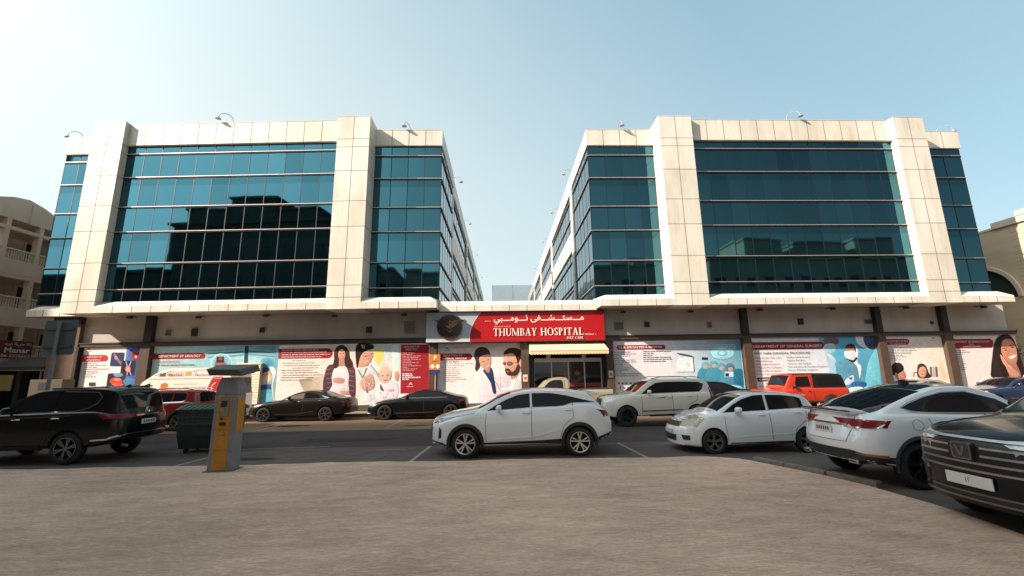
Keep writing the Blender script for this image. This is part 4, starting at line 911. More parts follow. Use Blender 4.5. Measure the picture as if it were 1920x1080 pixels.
# serif capitals drawn from strokes
def serif(s, x0, x1, z0, z1, y, m, parent, name='lettering'):
    q = MB(m); TK, TN, SF = .17, .07, .055
    W = {'T': .8, 'H': .95, 'U': .88, 'M': 1.12, 'B': .74, 'A': .92, 'Y': .84, ' ': .42, 'O': .98, 'S': .62, 'P': .70, 'I': .44, 'L': .68, 'D': .9, 'C': .82, 'R': .82, 'E': .72}
    tot = sum(W[c]+.05 for c in s); sx = (x1-x0)/tot; H = z1-z0; kk = [0]
    def rect(a, b, c, d): poly([(a, c), (b, c), (b, d), (a, d)])
    def poly(pts): kk[0] += 1; d = (kk[0] % 5)*.0012; q.prism([(X+p[0]*sx, z0+p[1]*H) for p in pts], y-.03-d, y)
    def stem(x, t=TK, a=0, b=1, top=1, bot=1):
        rect(x, x+t, a, b)
        if bot and a == 0: rect(x-.07, x+t+.07, 0, SF)
        if top and b == 1: rect(x-.07, x+t+.07, 1-SF, 1)
    def arc(cx, cz, rx, rz, a0, a1, t0, t1, n=10):
        # bowl, thick sideways and thin top and bottom
        for i in range(n):
            u, v = R(a0+(a1-a0)*i/n), R(a0+(a1-a0)*(i+1)/n)
            f = lambda w: (t1+(t0-t1)*abs(math.cos(w)), .06)
            poly([(cx+rx*math.cos(u), cz+rz*math.sin(u)), (cx+rx*math.cos(v), cz+rz*math.sin(v)), (cx+(rx-f(v)[0])*math.cos(v), cz+(rz-f(v)[1])*math.sin(v)), (cx+(rx-f(u)[0])*math.cos(u), cz+(rz-f(u)[1])*math.sin(u))])
    def diag(xa, za, xb, zb, t): poly([(xa, za), (xa+t, za), (xb+t, zb), (xb, zb)])
    X = x0
    for c in s:
        w = W[c]
        if c == 'T': stem(w/2-TK/2); rect(.02, w-.02, 1-SF-.02, 1); rect(.02, .07, .8, 1); rect(w-.07, w-.02, .8, 1)
        elif c == 'H': stem(.09); stem(w-.09-TK); rect(.1, w-.1, .47, .54)
        elif c == 'I': stem(w/2-TK/2)
        elif c == 'U': stem(.09, TK, .3); stem(w-.09-TN, TN, .3); arc(w/2, .32, w/2-.09, .34, 180, 360, TK, .08)
        elif c == 'M': stem(.08, TN); stem(w-.09-TK); diag(.08, 1, w/2-.06, .05, TK); diag(w-.09-TN, 1, w/2-.02, .05, TN)
        elif c == 'A': diag(w/2-.03, 1, .12, 0, TN); diag(w/2-.08, 1, w-.12-TK, 0, TK); rect(.22, w-.26, .30, .36); rect(.02, .3, 0, SF); rect(w-.38, w-.02, 0, SF)
        elif c == 'Y': rect(w/2-TK/2, w/2+TK/2, 0, .48); rect(w/2-.17, w/2+.17, 0, SF); diag(.1, 1, w/2-TK/2, .42, TK); diag(w-.18, 1, w/2-.0, .42, TN); rect(.0, .34, 1-SF, 1); rect(w-.3, w, 1-SF, 1)
        elif c in 'BPDR':
            stem(.09)
            if c == 'D': arc(.3, .5, w-.36, .5, -90, 90, TK, .06); rect(.1, .34, 0, .06); rect(.1, .34, .94, 1)
            else:
                arc(.38, .745, w-.5, .255, -90, 90, TK*.9, .05); rect(.1, .4, .49, .545); rect(.1, .4, .945, 1)
                if c == 'B': arc(.38, .265, w-.44, .265, -90, 90, TK, .05); rect(.1, .4, 0, .055)
                if c == 'R': diag(.36, .5, w-.16, 0, TK)
        elif c == 'O': arc(w/2, .5, w/2-.04, .52, 0, 360, TK, .05, 20)
        elif c == 'C': arc(w/2+.02, .5, w/2-.04, .52, 50, 310, TK, .05, 14); rect(w-.14, w-.09, .72, .95)
        elif c == 'S': arc(w/2, .745, w/2-.08, .265, 20, 270, TK*.9, .12); arc(w/2, .255, w/2-.06, .265, -160, 90, TK*.9, .12); rect(w-.13, w-.09, .74, .97); rect(.07, .11, .03, .26)
        elif c == 'L': stem(.09); rect(.1, w-.03, 0, .06); rect(w-.08, w-.03, 0, .24)
        elif c == 'E': stem(.09); rect(.1, w-.06, 0, .06); rect(.1, w-.08, .94, 1); rect(.1, w-.2, .48, .54); rect(w-.1, w-.05, 0, .22); rect(w-.12, w-.07, .8, 1)
        X += (w+.05)*sx
    return q.build(name, parent)
a0 = at(925, 631, SY); a1 = at(1094, 613, SY)
serif('THUMBAY HOSPITAL', a0[0], a1[0], a0[1]+.03, a1[1]-.03, SY-.002, WHT, sg)
a0 = at(1063, 635.4, SY); a1 = at(1094, 630.6, SY); serif('DAY CARE', a0[0], a1[0], a0[1], a1[1], SY-.002, WHT, sg)
a0 = at(926, 608.5, SY); a1 = at(1094, 588, SY)
ar = '\ufee3\u0640\u0640\u0640\ufeb4\ufe98\u0640\u0640\u0640\ufeb8\u0640\u0640\u0640\ufed4\ufef0 \ufe9b\u0640\u0640\u0640\ufeee\ufee3\u0640\u0640\u0640\ufe92\ufef2'
text(ar[::-1], 'lettering', sg, a0[0], a1[0], a0[1], a1[1], SY-.004, WHT, warp=False, bold=.018)
for (x0, y0, x1, y1, t) in ((909, 603.5, 921, 601, '\ufee1\ufeeb\ufeb4'), (926, 613.5, 957, 610.3, '\ufed5\ufef4\ufee3\ufeee\ufef4\ufedf\ufe8d \ufe94\ufef4\ufe8e\ufecb\ufeae\ufedf')):
    a0 = at(x0, y0, SY); a1 = at(x1, y1, SY); text(t, 'lettering', sg, a0[0], a1[0], a0[1], a1[1], SY-.004, WHT, warp=False)
a0 = at(1096.5, 627.5, SY); a1 = at(1117, 625, SY); text('Member 1', 'lettering', sg, a0[0], a1[0], a0[1], a1[1], SY-.004, WHT, warp=False, bold=.02)

# ------------------------------------------------------------------ awning
aw = empty('awning', (3.8, 25, 3.1), 0, 'cream fabric awning with scalloped edge over the hospital doors', 'awning')
AWN = mat('cream_canvas', (.72, .58, .38), .8, var=.06, vscale=2); AWT = mat('canvas_stripe', (.50, .27, .14), .8)
q = MB(AWN); x0, x1, yb, yf, zb_, zf = 1.55, 5.86, 25.0, 23.95, 3.86, 3.38
q.grid([(0, 1, 2, 3), (4, 7, 6, 5), (0, 3, 7, 4), (1, 5, 6, 2), (3, 2, 6, 7), (0, 4, 5, 1)], [(x0, yb, zb_), (x1, yb, zb_), (x1+.06, yf, zf), (x0, yf, zf), (x0, yb, zb_-.03), (x1, yb, zb_-.03), (x1+.06, yf, zf-.03), (x0, yf, zf-.03)])
q.prism([(yb, zb_-.03), (yf, zf-.03), (yf, zf-.22), (yf+.3, zf-.2), (yb, zf-.15)], x0, x0+.012, 'x')
q.build('canopy', aw)
q = MB(AWN, AWT); n = 26; w = (x1+.06-x0)/n
for i in range(n):
    xa = x0+i*w; pts = [(xa, zf-.03), (xa, zf-.20)]+[(xa+w/2-w/2*math.cos(t), zf-.20-.055*math.sin(t)) for t in [k*math.pi/5 for k in range(1, 5)]]+[(xa+w, zf-.20), (xa+w, zf-.03)]
    q.prism(pts, yf-.012, yf)
q.box(x0, x1+.06, yf-.016, yf-.0125, zf-.075, zf-.045, 1)
q.build('valance', aw)

# ------------------------------------------------------------------ vehicles
def pchip(pts):
    xs = [p[0] for p in pts]; ys = [p[1] for p in pts]; n = len(xs)
    h = [xs[i+1]-xs[i] for i in range(n-1)]; d = [(ys[i+1]-ys[i])/h[i] for i in range(n-1)]
    m = [d[0]]+[0 if d[i-1]*d[i] <= 0 else 2*d[i-1]*d[i]/(d[i-1]+d[i]) for i in range(1, n-1)]+[d[-1]]
    def f(x):
        if x <= xs[0]: return ys[0]
        if x >= xs[-1]: return ys[-1]
        i = max(k for k in range(n-1) if xs[k] <= x); t = (x-xs[i])/h[i]
        return (2*t**3-3*t*t+1)*ys[i]+(t**3-2*t*t+t)*h[i]*m[i]+(-2*t**3+3*t*t)*ys[i+1]+(t**3-t*t)*h[i]*m[i+1]
    return f
def paint(name, c, rough=.16, metal=0., coat=1.): return mat(name, c, rough, metal=metal, coat=coat, spec=.5 if coat > .5 else .3)
WPAINT = paint('white_car_paint', (.74, .74, .75)); BPAINT = paint('black_car_paint', (.005, .005, .006), .25, coat=.22)
PEARL = paint('pearl_white_paint', (.73, .66, .57)); REDP = paint('red_car_paint', (.28, .018, .020)); ORANGE = paint('orange_car_paint', (.52, .036, .012), .3)
BEIGEP = paint('beige_car_paint', (.30, .27, .18), .4); NAVY = paint('navy_car_paint', (.012, .022, .06)); GREYP = paint('grey_beige_car_paint', (.26, .23, .21)); VANW = paint('van_white_paint', (.78, .74, .68), .35)
BROWNB = paint('dark_bronze_paint', (.010, .008, .007), .25, coat=.25)
GLS = mat('tinted_car_glass', (.010, .010, .012), .05, spec=.32); CLAD_B = mat('black_plastic', (.018, .018, .018), .55); RUB = mat('tyre_rubber', (.016, .016, .016), .8, bump=.1, bscale=60)
ARCH = mat('wheel_arch_liner', (.006, .006, .006), .9); RIMS = mat('silver_rim', (.55, .54, .53), .22, metal=1.); RIMD = mat('dark_rim', (.05, .05, .055), .3, metal=.8); CHROME = mat('chrome_trim', (.75, .74, .73), .12, metal=1.)
DARKL = mat('dark_headlamp_lens', (.16, .16, .17), .08, coat=1., var=.8, vscale=14); BRONZE = mat('satin_trim', (.30, .27, .25), .3, metal=1.); HEADL = mat('headlamp_lens', (.62, .64, .66), .08, coat=1., var=.5, vscale=18); AMBERL = mat('amber_lamp_lens', (.42, .32, .21), .12, coat=1., var=.15, vscale=9); TAILR = mat('red_tail_lens', (.20, .008, .010), .2, coat=.15, spec=.3)
PLATE = mat('number_plate', (.62, .60, .56), .4); SEAM = mat('panel_gap', (.05, .045, .042), .8); RSEAM = mat('red_panel_gap', (.03, .004, .004), .8)

class Car:
    def __init__(s, name, label, cat, X, Yn, spec, heading=-1, yaw=0.):
        """local frame: nose at x=0 pointing to -x, camera side is -y when heading is -1"""
        s.L, s.W, s.H = spec['L'], spec['W'], spec['H']; s.sp = spec
        if heading < 0: loc = (X, Yn+s.W/2, spec.get('z', 0)); rz = yaw
        else: loc = (X+s.L, Yn+s.W/2, spec.get('z', 0)); rz = math.pi+yaw
        s.near = -1 if heading < 0 else 1
        s.e = empty(name, loc, rz, label, cat)
        s.T = pchip(spec['T']); s.B = pchip(spec['B']); s.bot = pchip(spec.get('bot', [(0, .34), (.5, .24), (s.L-.6, .25), (s.L, .40)]))
        hw = s.W/2; s.plan = pchip([(x, k*hw) for x, k in spec.get('plan', [(0, .74), (.12, .86), (.4, .955), (.9, .99), (1.6, 1), (s.L-1.4, 1), (s.L-.7, .985), (s.L-.25, .93), (s.L-.08, .86), (s.L, .80)])])
        s.tum = spec.get('tumble', .30); s.paint = spec['paint']
        s.body()
    def section(s, x):
        W, T, B, zb = s.plan(x), s.T(x), s.B(x), s.bot(x)
        sh = min(B, T-.055); g = max(0, T-sh-.055); rr = s.sp.get('round', .10)
        sh = max(sh, zb+.16)
        k = s.sp.get('flank', .02)
        mid = zb+(sh-zb)*.45
        p = [(0, zb), (.25*(W-.10), zb), (.5*(W-.10), zb), (.75*(W-.10), zb), (W-.10, zb), (W-.035, zb+.03), (W-.012, zb+.10), (W, mid), (W-.002, mid+(sh-mid)*.35), (W-k*.8, mid+(sh-mid)*.65), (W-k*1.6-.01, sh-.045), (W-k*2-.03, sh-.008)]
        y0 = W-k*2-.055; p.append((y0, sh+.004))
        yr = y0-s.tum*g-rr*.5-(.07 if g < .05 else 0)
        zr = sh+max(.012, g+.055-.045)
        ztop = T
        for t in (.25, .5, .75): p.append((y0+(yr+rr*.35-y0)*t, sh+.004+(zr-.035-sh)*t))
        p.append((yr+rr*.28, zr-.018)); p.append((yr, zr))
        for f_ in (.75, .5, .25, 0): p.append((yr*f_, zr+(ztop-zr)*(1-f_**2.2)))
        return p
    def yr(s, x): return s.section(x)[17][0]
    def shift(s, x, y, z):
        a = abs(y)/(s.W/2); sp = s.sp
        bf, br = sp.get('bow_f', .22), sp.get('bow_r', .12)
        lf = s.lf(z) if s.lf else 0; lr = s.lr(z) if s.lr else 0
        f = max(0, 1-x/sp.get('fade', 1.0))**1.5; r = max(0, 1-(s.L-x)/sp.get('fade', 1.0))**1.5
        return x+f*(bf*a**2.4+lf)-r*(br*a**2.4+lr)
    def body(s):
        sp = s.sp; s.lf = pchip(sp['lean_f']) if 'lean_f' in sp else None; s.lr = pchip(sp['lean_r']) if 'lean_r' in sp else None
        L = s.L; keys = sorted(set([0, .02, .05, .1, .17, .25, .35, .48]+[L-k for k in (0, .02, .05, .1, .17, .25, .35, .48)]+[p[0] for p in sp['T']]))
        xs = []
        for a, b2 in zip(keys, keys[1:]):
            n = max(1, int((b2-a)/.085)); xs += [a+(b2-a)*i/n for i in range(n)]
        xs.append(L)
        secs = [s.section(x) for x in xs]; m = len(secs[0]); V = []; F = []
        ring = 2*m-2
        for x, sec in zip(xs, secs):
            for y, z in sec: V.append((s.shift(x, y, z), -y, z))
            for y, z in sec[-2:0:-1]: V.append((s.shift(x, y, z), y, z))
        for i in range(len(xs)-1):
            for k in range(ring): F.append((i*ring+k, i*ring+(k+1) % ring, (i+1)*ring+(k+1) % ring, (i+1)*ring+k))
        # end caps: rows 4..17 across with nine columns, sharing the ring's own points at bottom and top
        for i, x, flip in ((0, 0, False), (len(xs)-1, L, True)):
            sec = secs[i]; rows = []
            for k in range(4, 18):
                row = []
                for f_ in (-1, -.75, -.5, -.25, 0, .25, .5, .75, 1):
                    y, z = sec[k]
                    if k == 4: idx = {1: 4, .75: 3, .5: 2, .25: 1, 0: 0}[abs(f_)]
                    elif k == 17: idx = {1: 17, .75: 18, .5: 19, .25: 20, 0: 21}[abs(f_)]
                    elif abs(f_) == 1: idx = k
                    else: idx = None
                    if idx is not None: row.append(i*ring+(idx if f_ <= 0 or idx == 0 or idx == m-1 else ring-idx))
                    else: V.append((s.shift(x, y*f_, z), y*f_, z)); row.append(len(V)-1)
                rows.append(row)
            for r0, r1 in zip(rows, rows[1:]):
                for k in range(8):
                    q = (r0[k], r0[k+1], r1[k+1], r1[k]); F.append(q[::-1] if flip else q)
        me = bpy.data.meshes.new('body'); me.from_pydata(V, [], F); me.materials.append(s.paint); me.materials.append(ARCH)
        bm = bmesh.new(); bm.from_mesh(me); bmesh.ops.recalc_face_normals(bm, faces=bm.faces); s.bvh = BVHTree.FromBMesh(bm); bm.to_mesh(me); bm.free()
        ob = bpy.data.objects.new('body', me); COL.objects.link(ob); ob.parent = None
        # wheel arches
        Rw = sp['R']; cut = MB(s.paint, ARCH); ra = Rw*sp.get('arch', 1.14)
        for xw in sp['wheels']:
            for sd in (-1, 1):
                y1 = sd*(s.W/2+.2); y0 = sd*(s.W/2-.42)
                n = 40; pts = [(xw+ra*math.cos(2*math.pi*k/n), Rw+.015+ra*math.sin(2*math.pi*k/n)) for k in range(n)]
                cut.prism(pts, min(y0, y1), max(y0, y1), 'y', 1)
        co = cut.build('cutter', None)
        md = ob.modifiers.new('b', 'BOOLEAN'); md.object = co; md.operation = 'DIFFERENCE'; md.solver = 'EXACT'
        dg = bpy.context.evaluated_depsgraph_get(); dg.update()
        m2 = bpy.data.meshes.new_from_object(ob.evaluated_get(dg)); bpy.data.objects.remove(ob); cm = co.data; bpy.data.objects.remove(co); bpy.data.meshes.remove(cm)
        m2.name = 'body'; shade(m2, sp.get('sharp', .55))
        if 'second' in sp:
            m2.materials.append(sp['second'][0])
            for p in m2.polygons:
                c_ = p.center
                if p.material_index == 0 and sp['second'][1](c_): p.material_index = len(m2.materials)-1
        s.ob = bpy.data.objects.new('body', m2); COL.objects.link(s.ob); s.ob.parent = s.e
        for xw in sp['wheels']:
            for sd in (-1, 1): s.wheel(xw, sd)
    def wheel(s, xw, sd):
        Rw = s.sp['R']; w = s.sp.get('tw', .235); yo = sd*(s.W/2-s.sp.get('inset', .02)); rr = Rw*s.sp.get('rimr', .70)
        q = MB(RUB, ARCH); A_ = [(rr-.005, 0.03), (rr+.02, 0.0), (Rw-.05, .0), (Rw-.012, .02), (Rw, .045), (Rw, w-.045), (Rw-.012, w-.02), (Rw-.05, w), (rr, w)]
        q.lathe([(r, -sd*a) for r, a in A_], (xw, yo, Rw), 'y', 40)
        for r_ in (.0,): q.lathe([(.001, -sd*.12), (rr, -sd*.12), (rr, -sd*.05)], (xw, yo, Rw), 'y', 28, 1)
        wo = q.build('wheel', s.e, local=True, smooth=.5)
        mm = s.sp.get('rim', RIMS); q = MB(mm, RIMD)
        q.lathe([(rr-.03, -sd*.06), (rr-.022, -sd*.005), (rr, -sd*.002), (rr+.004, -sd*.03)], (xw, yo, Rw), 'y', 40)
        q.lathe([(.001, -sd*.018), (.05, -sd*.018), (.065, -sd*.04), (.07, -sd*.09)], (xw, yo, Rw), 'y', 16)
        n, tw_ = s.sp.get('spokes', (5, .16)); off = s.sp.get('spoke_rot', .3)
        for k in range(n):
            for dd in ((-tw_, tw_) if tw_ else (0,)):
                a0 = 2*math.pi*k/n+off; a1 = a0+dd; wd = s.sp.get('spoke_w', .018)
                c0 = Vector((math.cos(a0+dd*.35), math.sin(a0+dd*.35))); c1 = Vector((math.cos(a1), math.sin(a1)))
                t0 = Vector((-c0.y, c0.x)); t1 = Vector((-c1.y, c1.x)); r0, r1 = .045, rr-.015
                P = [c0*r0-t0*wd*.9, c0*r0+t0*wd*.9, c1*r1+t1*wd, c1*r1-t1*wd]
                y_a = [yo-sd*.022]*2+[yo-sd*.012]*2; v = [(xw+p.x, ya, Rw+p.y) for p, ya in zip(P, y_a)]+[(xw+p.x, ya-sd*.035, Rw+p.y) for p, ya in zip(P, y_a)]
                q.grid([(0, 1, 2, 3), (7, 6, 5, 4), (0, 4, 5, 1), (1, 5, 6, 2), (2, 6, 7, 3), (3, 7, 4, 0)], v)
        q.build('rim', wo, local=True, smooth=.5)
    # ---- pieces laid on the body surface
    def cast(s, a, b2, proj, sd=-1):
        if proj == 'side': o, d = Vector((a, sd*3, b2)), Vector((0, -sd, 0))
        elif proj == 'front': o, d = Vector((-2, a, b2)), Vector((1, 0, 0))
        elif proj == 'rear': o, d = Vector((s.L+2, a, b2)), Vector((-1, 0, 0))
        else: o, d = Vector((a, b2, 4)), Vector((0, 0, -1))
        h = s.bvh.ray_cast(o, d)
        if h[0] is None: return None, None
        n = h[1]
        if n.dot(d) > 0: n = -n
        return h[0], n
    def patch(s, name, poly, m, proj='side', sd=-1, off=.006, grid=.06, thick=.012, parent=None, smooth=True):
        bm = bmesh.new(); vs_ = [bm.verts.new((p[0], p[1], 0)) for p in poly]; bm.faces.new(vs_)
        for ax in (0, 1):
            lo, hi = min(p[ax] for p in poly), max(p[ax] for p in poly); n = int((hi-lo)/grid)
            for i in range(1, n+1):
                c = lo+(hi-lo)*i/(n+1); co = [0, 0, 0]; co[ax] = c; no = [0, 0, 0]; no[ax] = 1
                bmesh.ops.bisect_plane(bm, geom=bm.verts[:]+bm.edges[:]+bm.faces[:], plane_co=co, plane_no=no)
        bmesh.ops.triangulate(bm, faces=[f for f in bm.faces if len(f.verts) > 4])
        dead = []
        for v in bm.verts:
            h, n = s.cast(v.co.x, v.co.y, proj, sd)
            if h is None: dead.append(v); continue
            v.co = h+n*off
        if dead: bmesh.ops.delete(bm, geom=dead, context='VERTS')
        if not bm.faces: bm.free(); return None
        bmesh.ops.recalc_face_normals(bm, faces=bm.faces)
        f0 = max(bm.faces, key=lambda f: f.calc_area()); c = f0.calc_center_median()
        out = {'side': Vector((0, sd, 0)), 'front': Vector((-1, 0, 0)), 'rear': Vector((1, 0, 0)), 'top': Vector((0, 0, 1))}[proj]
        if sum((f.normal.dot(out))*f.calc_area() for f in bm.faces) < 0: bmesh.ops.reverse_faces(bm, faces=bm.faces)
        be = [e for e in bm.edges if len(e.link_faces) == 1]
        r = bmesh.ops.extrude_edge_only(bm, edges=be)
        for v in [g_ for g_ in r['geom'] if isinstance(g_, bmesh.types.BMVert)]:
            v.co -= out*(off+thick)
        me = bpy.data.meshes.new(name); bm.to_mesh(me); bm.free(); me.materials.append(m)
        if smooth: shade(me, .7)
        ob = bpy.data.objects.new(name, me); COL.objects.link(ob); ob.parent = parent or s.e
        return ob
    def both(s, name, poly, m, **k):
        for sd in (-1, 1): s.patch(name, poly, m, 'side', sd, **k)
    def mirror_front(s, name, poly, m, proj='front', **k):
        s.patch(name, poly, m, proj, **k); s.patch(name, [(-a, b2) for a, b2 in poly][::-1], m, proj, **k)
    def strip(s, name, pts, w, m, proj='side', sd=-1, off=.003, seg=.07, parent=None):
        P = []
        for a, b2 in zip(pts, pts[1:]):
            n = max(1, int((Vector(b2)-Vector(a)).length/seg)); P += [tuple(Vector(a).lerp(Vector(b2), i/n)) for i in range(n)]
        P.append(pts[-1]); V = []; F = []
        for i, p in enumerate(P):
            d = Vector(P[min(i+1, len(P)-1)])-Vector(P[max(i-1, 0)]); n_ = Vector((-d.y, d.x)).normalized()*w/2
            for sg_ in (1, -1):
                h, nn = s.cast(p[0]+n_.x*sg_, p[1]+n_.y*sg_, proj, sd)
                if h is None: return None
                V.append(h+nn*off)
                V.append(h-nn*.01)
        for i in range(len(P)-1):
            a = i*4; b2 = a+4; F += [(a, a+2, b2+2, b2), (a+1, a, b2, b2+1), (a+2, a+3, b2+3, b2+2)]
        me = bpy.data.meshes.new(name); me.from_pydata([tuple(v) for v in V], [], F); me.materials.append(m)
        ob = bpy.data.objects.new(name, me); COL.objects.link(ob); ob.parent = parent or s.e; return ob
    def sides(s, name, pts, w, m, **k):
        for sd in (-1, 1): s.strip(name, pts, w, m, 'side', sd, **k)
    def arch_trim(s, m, wd=.07):
        Rw = s.sp['R']; ra = Rw*s.sp.get('arch', 1.14)
        for xw in s.sp['wheels']:
            for sd in (-1, 1):
                q = MB(m); n = 26; V = []; F = []
                for k in range(n+1):
                    t = math.pi*(-.08+1.16*k/n); 
                    for rad, o in ((ra-.01, .012), (ra+wd, .010), (ra-.01, -.05)):
                        x, z = xw+rad*math.cos(t), Rw+.015+rad*math.sin(t)
                        h, nn = s.cast(min(max(x, .1), s.L-.1), max(z, s.bot(x)+.04), 'side', sd)
                        y = (h.y if h else sd*s.W/2); y = sd*max(abs(y), s.W/2-.05) if o > 0 else y
                        V.append((x, y+sd*o, z))
                for k in range(n): a = k*3; F += [(a, a+1, a+4, a+3), (a+2, a, a+3, a+5)]
                q.grid(F, V); q.build('arch_trim', s.e, local=True, smooth=.6)
    def mirrors(s, x, z, m, w=.2):
        for sd in (-1, 1):
            h, _ = s.cast(x, z, 'side', sd); y = h.y
            q = MB(m); y0 = y+sd*.07
            n = 10; prof = [(.0, .001), (.02, .6), (.06, .95), (.11, 1), (.15, .85), (.165, .001)]
            V = []; F = []
            for dx, r_ in prof:
                for k in range(n): t = 2*math.pi*k/n; c_, s_ = math.cos(t), math.sin(t); V.append((x-.05+dx, y0+sd*(w/2)+(w/2)*r_*abs(c_)**.6*(1 if c_ > 0 else -1), z+.05+.085*r_*abs(s_)**.6*(1 if s_ > 0 else -1)))
            for i in range(len(prof)-1):
                for k in range(n): F.append((i*n+k, i*n+(k+1) % n, (i+1)*n+(k+1) % n, (i+1)*n+k))
            q.grid(F, V); q.tube([(x+.03, y-sd*.03, z-.03), (x+.02, y0+sd*.05, z-.01)], .03); q.build('wing_mirror', s.e, local=True, smooth=1)
    def handles(s, pts, m, w=.19):
        for x, z in pts:
            for sd in (-1, 1):
                h, _ = s.cast(x, z, 'side', sd); y = h.y
                q = MB(m); q.tube([(x-w/2, y-sd*.005, z), (x-w/2+.03, y+sd*.028, z+.002), (x+w/2-.03, y+sd*.028, z+.004), (x+w/2, y-sd*.005, z+.004)], .016, n=8); q.build('door_handle', s.e, local=True, smooth=1)
    def windscreen(s, name, x0, x1, m=None, inset=.04, y_end=None, curve=.12):
        m = m or GLS; n = 8; a = []
        for i in range(n+1):
            x = x0+(x1-x0)*i/n; a.append((x, max(.05, s.yr(x)-inset)))
        b2 = [(x, -y) for x, y in a][::-1]
        s.patch(name, a+b2, m, 'top', off=.006, grid=.09)
    def plate(s, z, end='rear', w=.5, h=.11, y=0., txt=None):
        o, n = s.cast(y, z, end); q = MB(PLATE, DARKM); dx = -1 if end == 'front' else 1
        xx = o.x+dx*.012
        q.box(min(xx, xx+dx*.012), max(xx, xx+dx*.012), y-w/2, y+w/2, z-h/2, z+h/2, 0)
        for k in range(6 if end == 'rear' else 0): u = y-w*.36+k*w*.13; q.box(xx+.013, xx+.0145, u, u+w*.07, z-h*.22, z+h*.22, 1)
        q.build('number_plate', s.e, local=True)
        return xx

ROWG = 'cars parked along the far kerb'
# white crossover in the middle
c = Car('parked_car', 'white crossover with black arches parked side-on in the middle, nose to the left', 'car', -1.99, 11.78, dict(L=4.97, W=1.98, H=1.74, R=.375, wheels=(1.0, 4.01), paint=WPAINT, arch=1.12, bow_f=.34, tumble=.34,
    T=[(0, .80), (.06, .94), (.2, 1.03), (.6, 1.14), (1.1, 1.22), (1.3, 1.27), (2.2, 1.66), (2.9, 1.75), (3.6, 1.73), (4.3, 1.64), (4.45, 1.55), (4.72, 1.28), (4.86, 1.16), (4.97, .95)],
    B=[(0, .86), (.6, 1.02), (1.2, 1.16), (2.7, 1.23), (3.6, 1.28), (4.2, 1.33), (4.97, 1.12)], bot=[(0, .36), (.5, .26), (1.7, .30), (3.3, .32), (4.4, .34), (4.97, .52)], spokes=(5, .2), spoke_w=.020, rim=RIMS))
c.both('side_window', [(1.58, 1.20), (1.8, 1.33), (2.1, 1.48), (2.4, 1.585), (2.72, 1.625), (2.72, 1.27), (1.95, 1.215)], GLS)
c.both('side_window', [(2.78, 1.275), (2.78, 1.63), (3.3, 1.625), (3.7, 1.56), (4.15, 1.45), (4.5, 1.375), (4.15, 1.375), (3.85, 1.37), (3.6, 1.30), (3.4, 1.285)], GLS)
c.windscreen('windscreen', 1.34, 2.2); c.windscreen('rear_window', 4.4, 4.78)
c.both('headlamp', [(.14, .88), (.26, .99), (.50, 1.03), (.80, 1.065), (.5, .965), (.3, .895)], DARKL)
c.both('tail_lamp', [(4.47, 1.20), (4.9, 1.135), (4.93, 1.03), (4.72, 1.07)], TAILR); c.patch('tail_lamp', [(-.9, 1.0), (-.45, 1.05), (-.45, 1.12), (-.9, 1.14)], TAILR, 'rear'); 
c.both('lower_cladding', [(1.45, .31), (1.45, .40), (3.0, .44), (3.55, .47), (3.55, .33), (2.5, .32)], CLAD_B); c.both('rear_cladding', [(4.5, .37), (4.5, .49), (4.9, .62), (4.93, .55)], CLAD_B); c.both('front_cladding', [(.06, .36), (.08, .46), (.42, .40), (.55, .33), (.3, .30)], CLAD_B)
c.both('side_vent', [(.28, .50), (.30, .80), (.37, .72), (.36, .52)], CLAD_B)
c.sides('side_crease', [(1.7, .47), (2.7, .52), (3.4, .66)], .022, WPAINT, off=.014); c.arch_trim(CLAD_B, .075); c.mirrors(1.85, 1.22, WPAINT); c.handles([(2.62, 1.13), (3.72, 1.19)], WPAINT)
c.sides('door_seam', [(1.56, 1.19), (1.53, .9), (1.55, .42)], .012, SEAM); c.sides('door_seam', [(2.75, 1.26), (2.75, .45)], .012, SEAM); c.sides('door_seam', [(3.86, 1.36), (3.86, 1.0), (3.6, .8), (3.5, .5)], .012, SEAM); c.sides('bonnet_seam', [(.3, 1.0), (.8, 1.06), (1.25, 1.15)], .010, SEAM)
q = MB(WPAINT); q.prism([(4.28, 1.655), (4.62, 1.60), (4.62, 1.575), (4.3, 1.60)], -.62, .62, 'y'); q.build('spoiler', c.e, local=True, bevel=.008)
c.patch('front_grille', [(-.4, .45), (.4, .45), (.55, .75), (.3, .95), (-.3, .95), (-.55, .75)], CLAD_B, 'front')

# small white hatchback
c = Car('parked_car', 'small white hatchback with yellowed headlamps right of the middle car', 'car', 4.70, 11.72, dict(L=3.95, W=1.72, H=1.56, R=.315, wheels=(.87, 3.38), paint=WPAINT, arch=1.12, bow_f=.30, tumble=.22, plan=[(0, .80), (.12, .9), (.4, .97), (.9, .99), (1.6, 1), (3.0, 1), (3.6, .97), (3.95, .88)],
    T=[(0, .60), (.05, .76), (.2, .87), (.6, 1.0), (.98, 1.08), (1.08, 1.12), (1.85, 1.51), (2.3, 1.575), (2.9, 1.56), (3.5, 1.49), (3.62, 1.43), (3.85, 1.1), (3.95, .8)],
    B=[(0, .7), (.5, .92), (1.1, 1.02), (2.2, 1.07), (3.4, 1.12), (3.95, 1.0)], bot=[(0, .22), (.4, .18), (1.4, .22), (3.2, .24), (3.95, .34)], spokes=(5, .14), rim=mat('tarnished_rim', (.22, .22, .22), .35, metal=.9), lean_f=[(.2, .02), (.45, 0), (.7, .03), (.9, .12)], tw=.2))
c.both('side_window', [(1.22, 1.05), (1.5, 1.24), (1.8, 1.39), (2.12, 1.475), (2.38, 1.49), (2.38, 1.10), (1.7, 1.07)], GLS)
c.both('side_window', [(2.45, 1.105), (2.45, 1.49), (2.9, 1.48), (3.28, 1.43), (3.4, 1.38), (3.42, 1.15)], GLS)
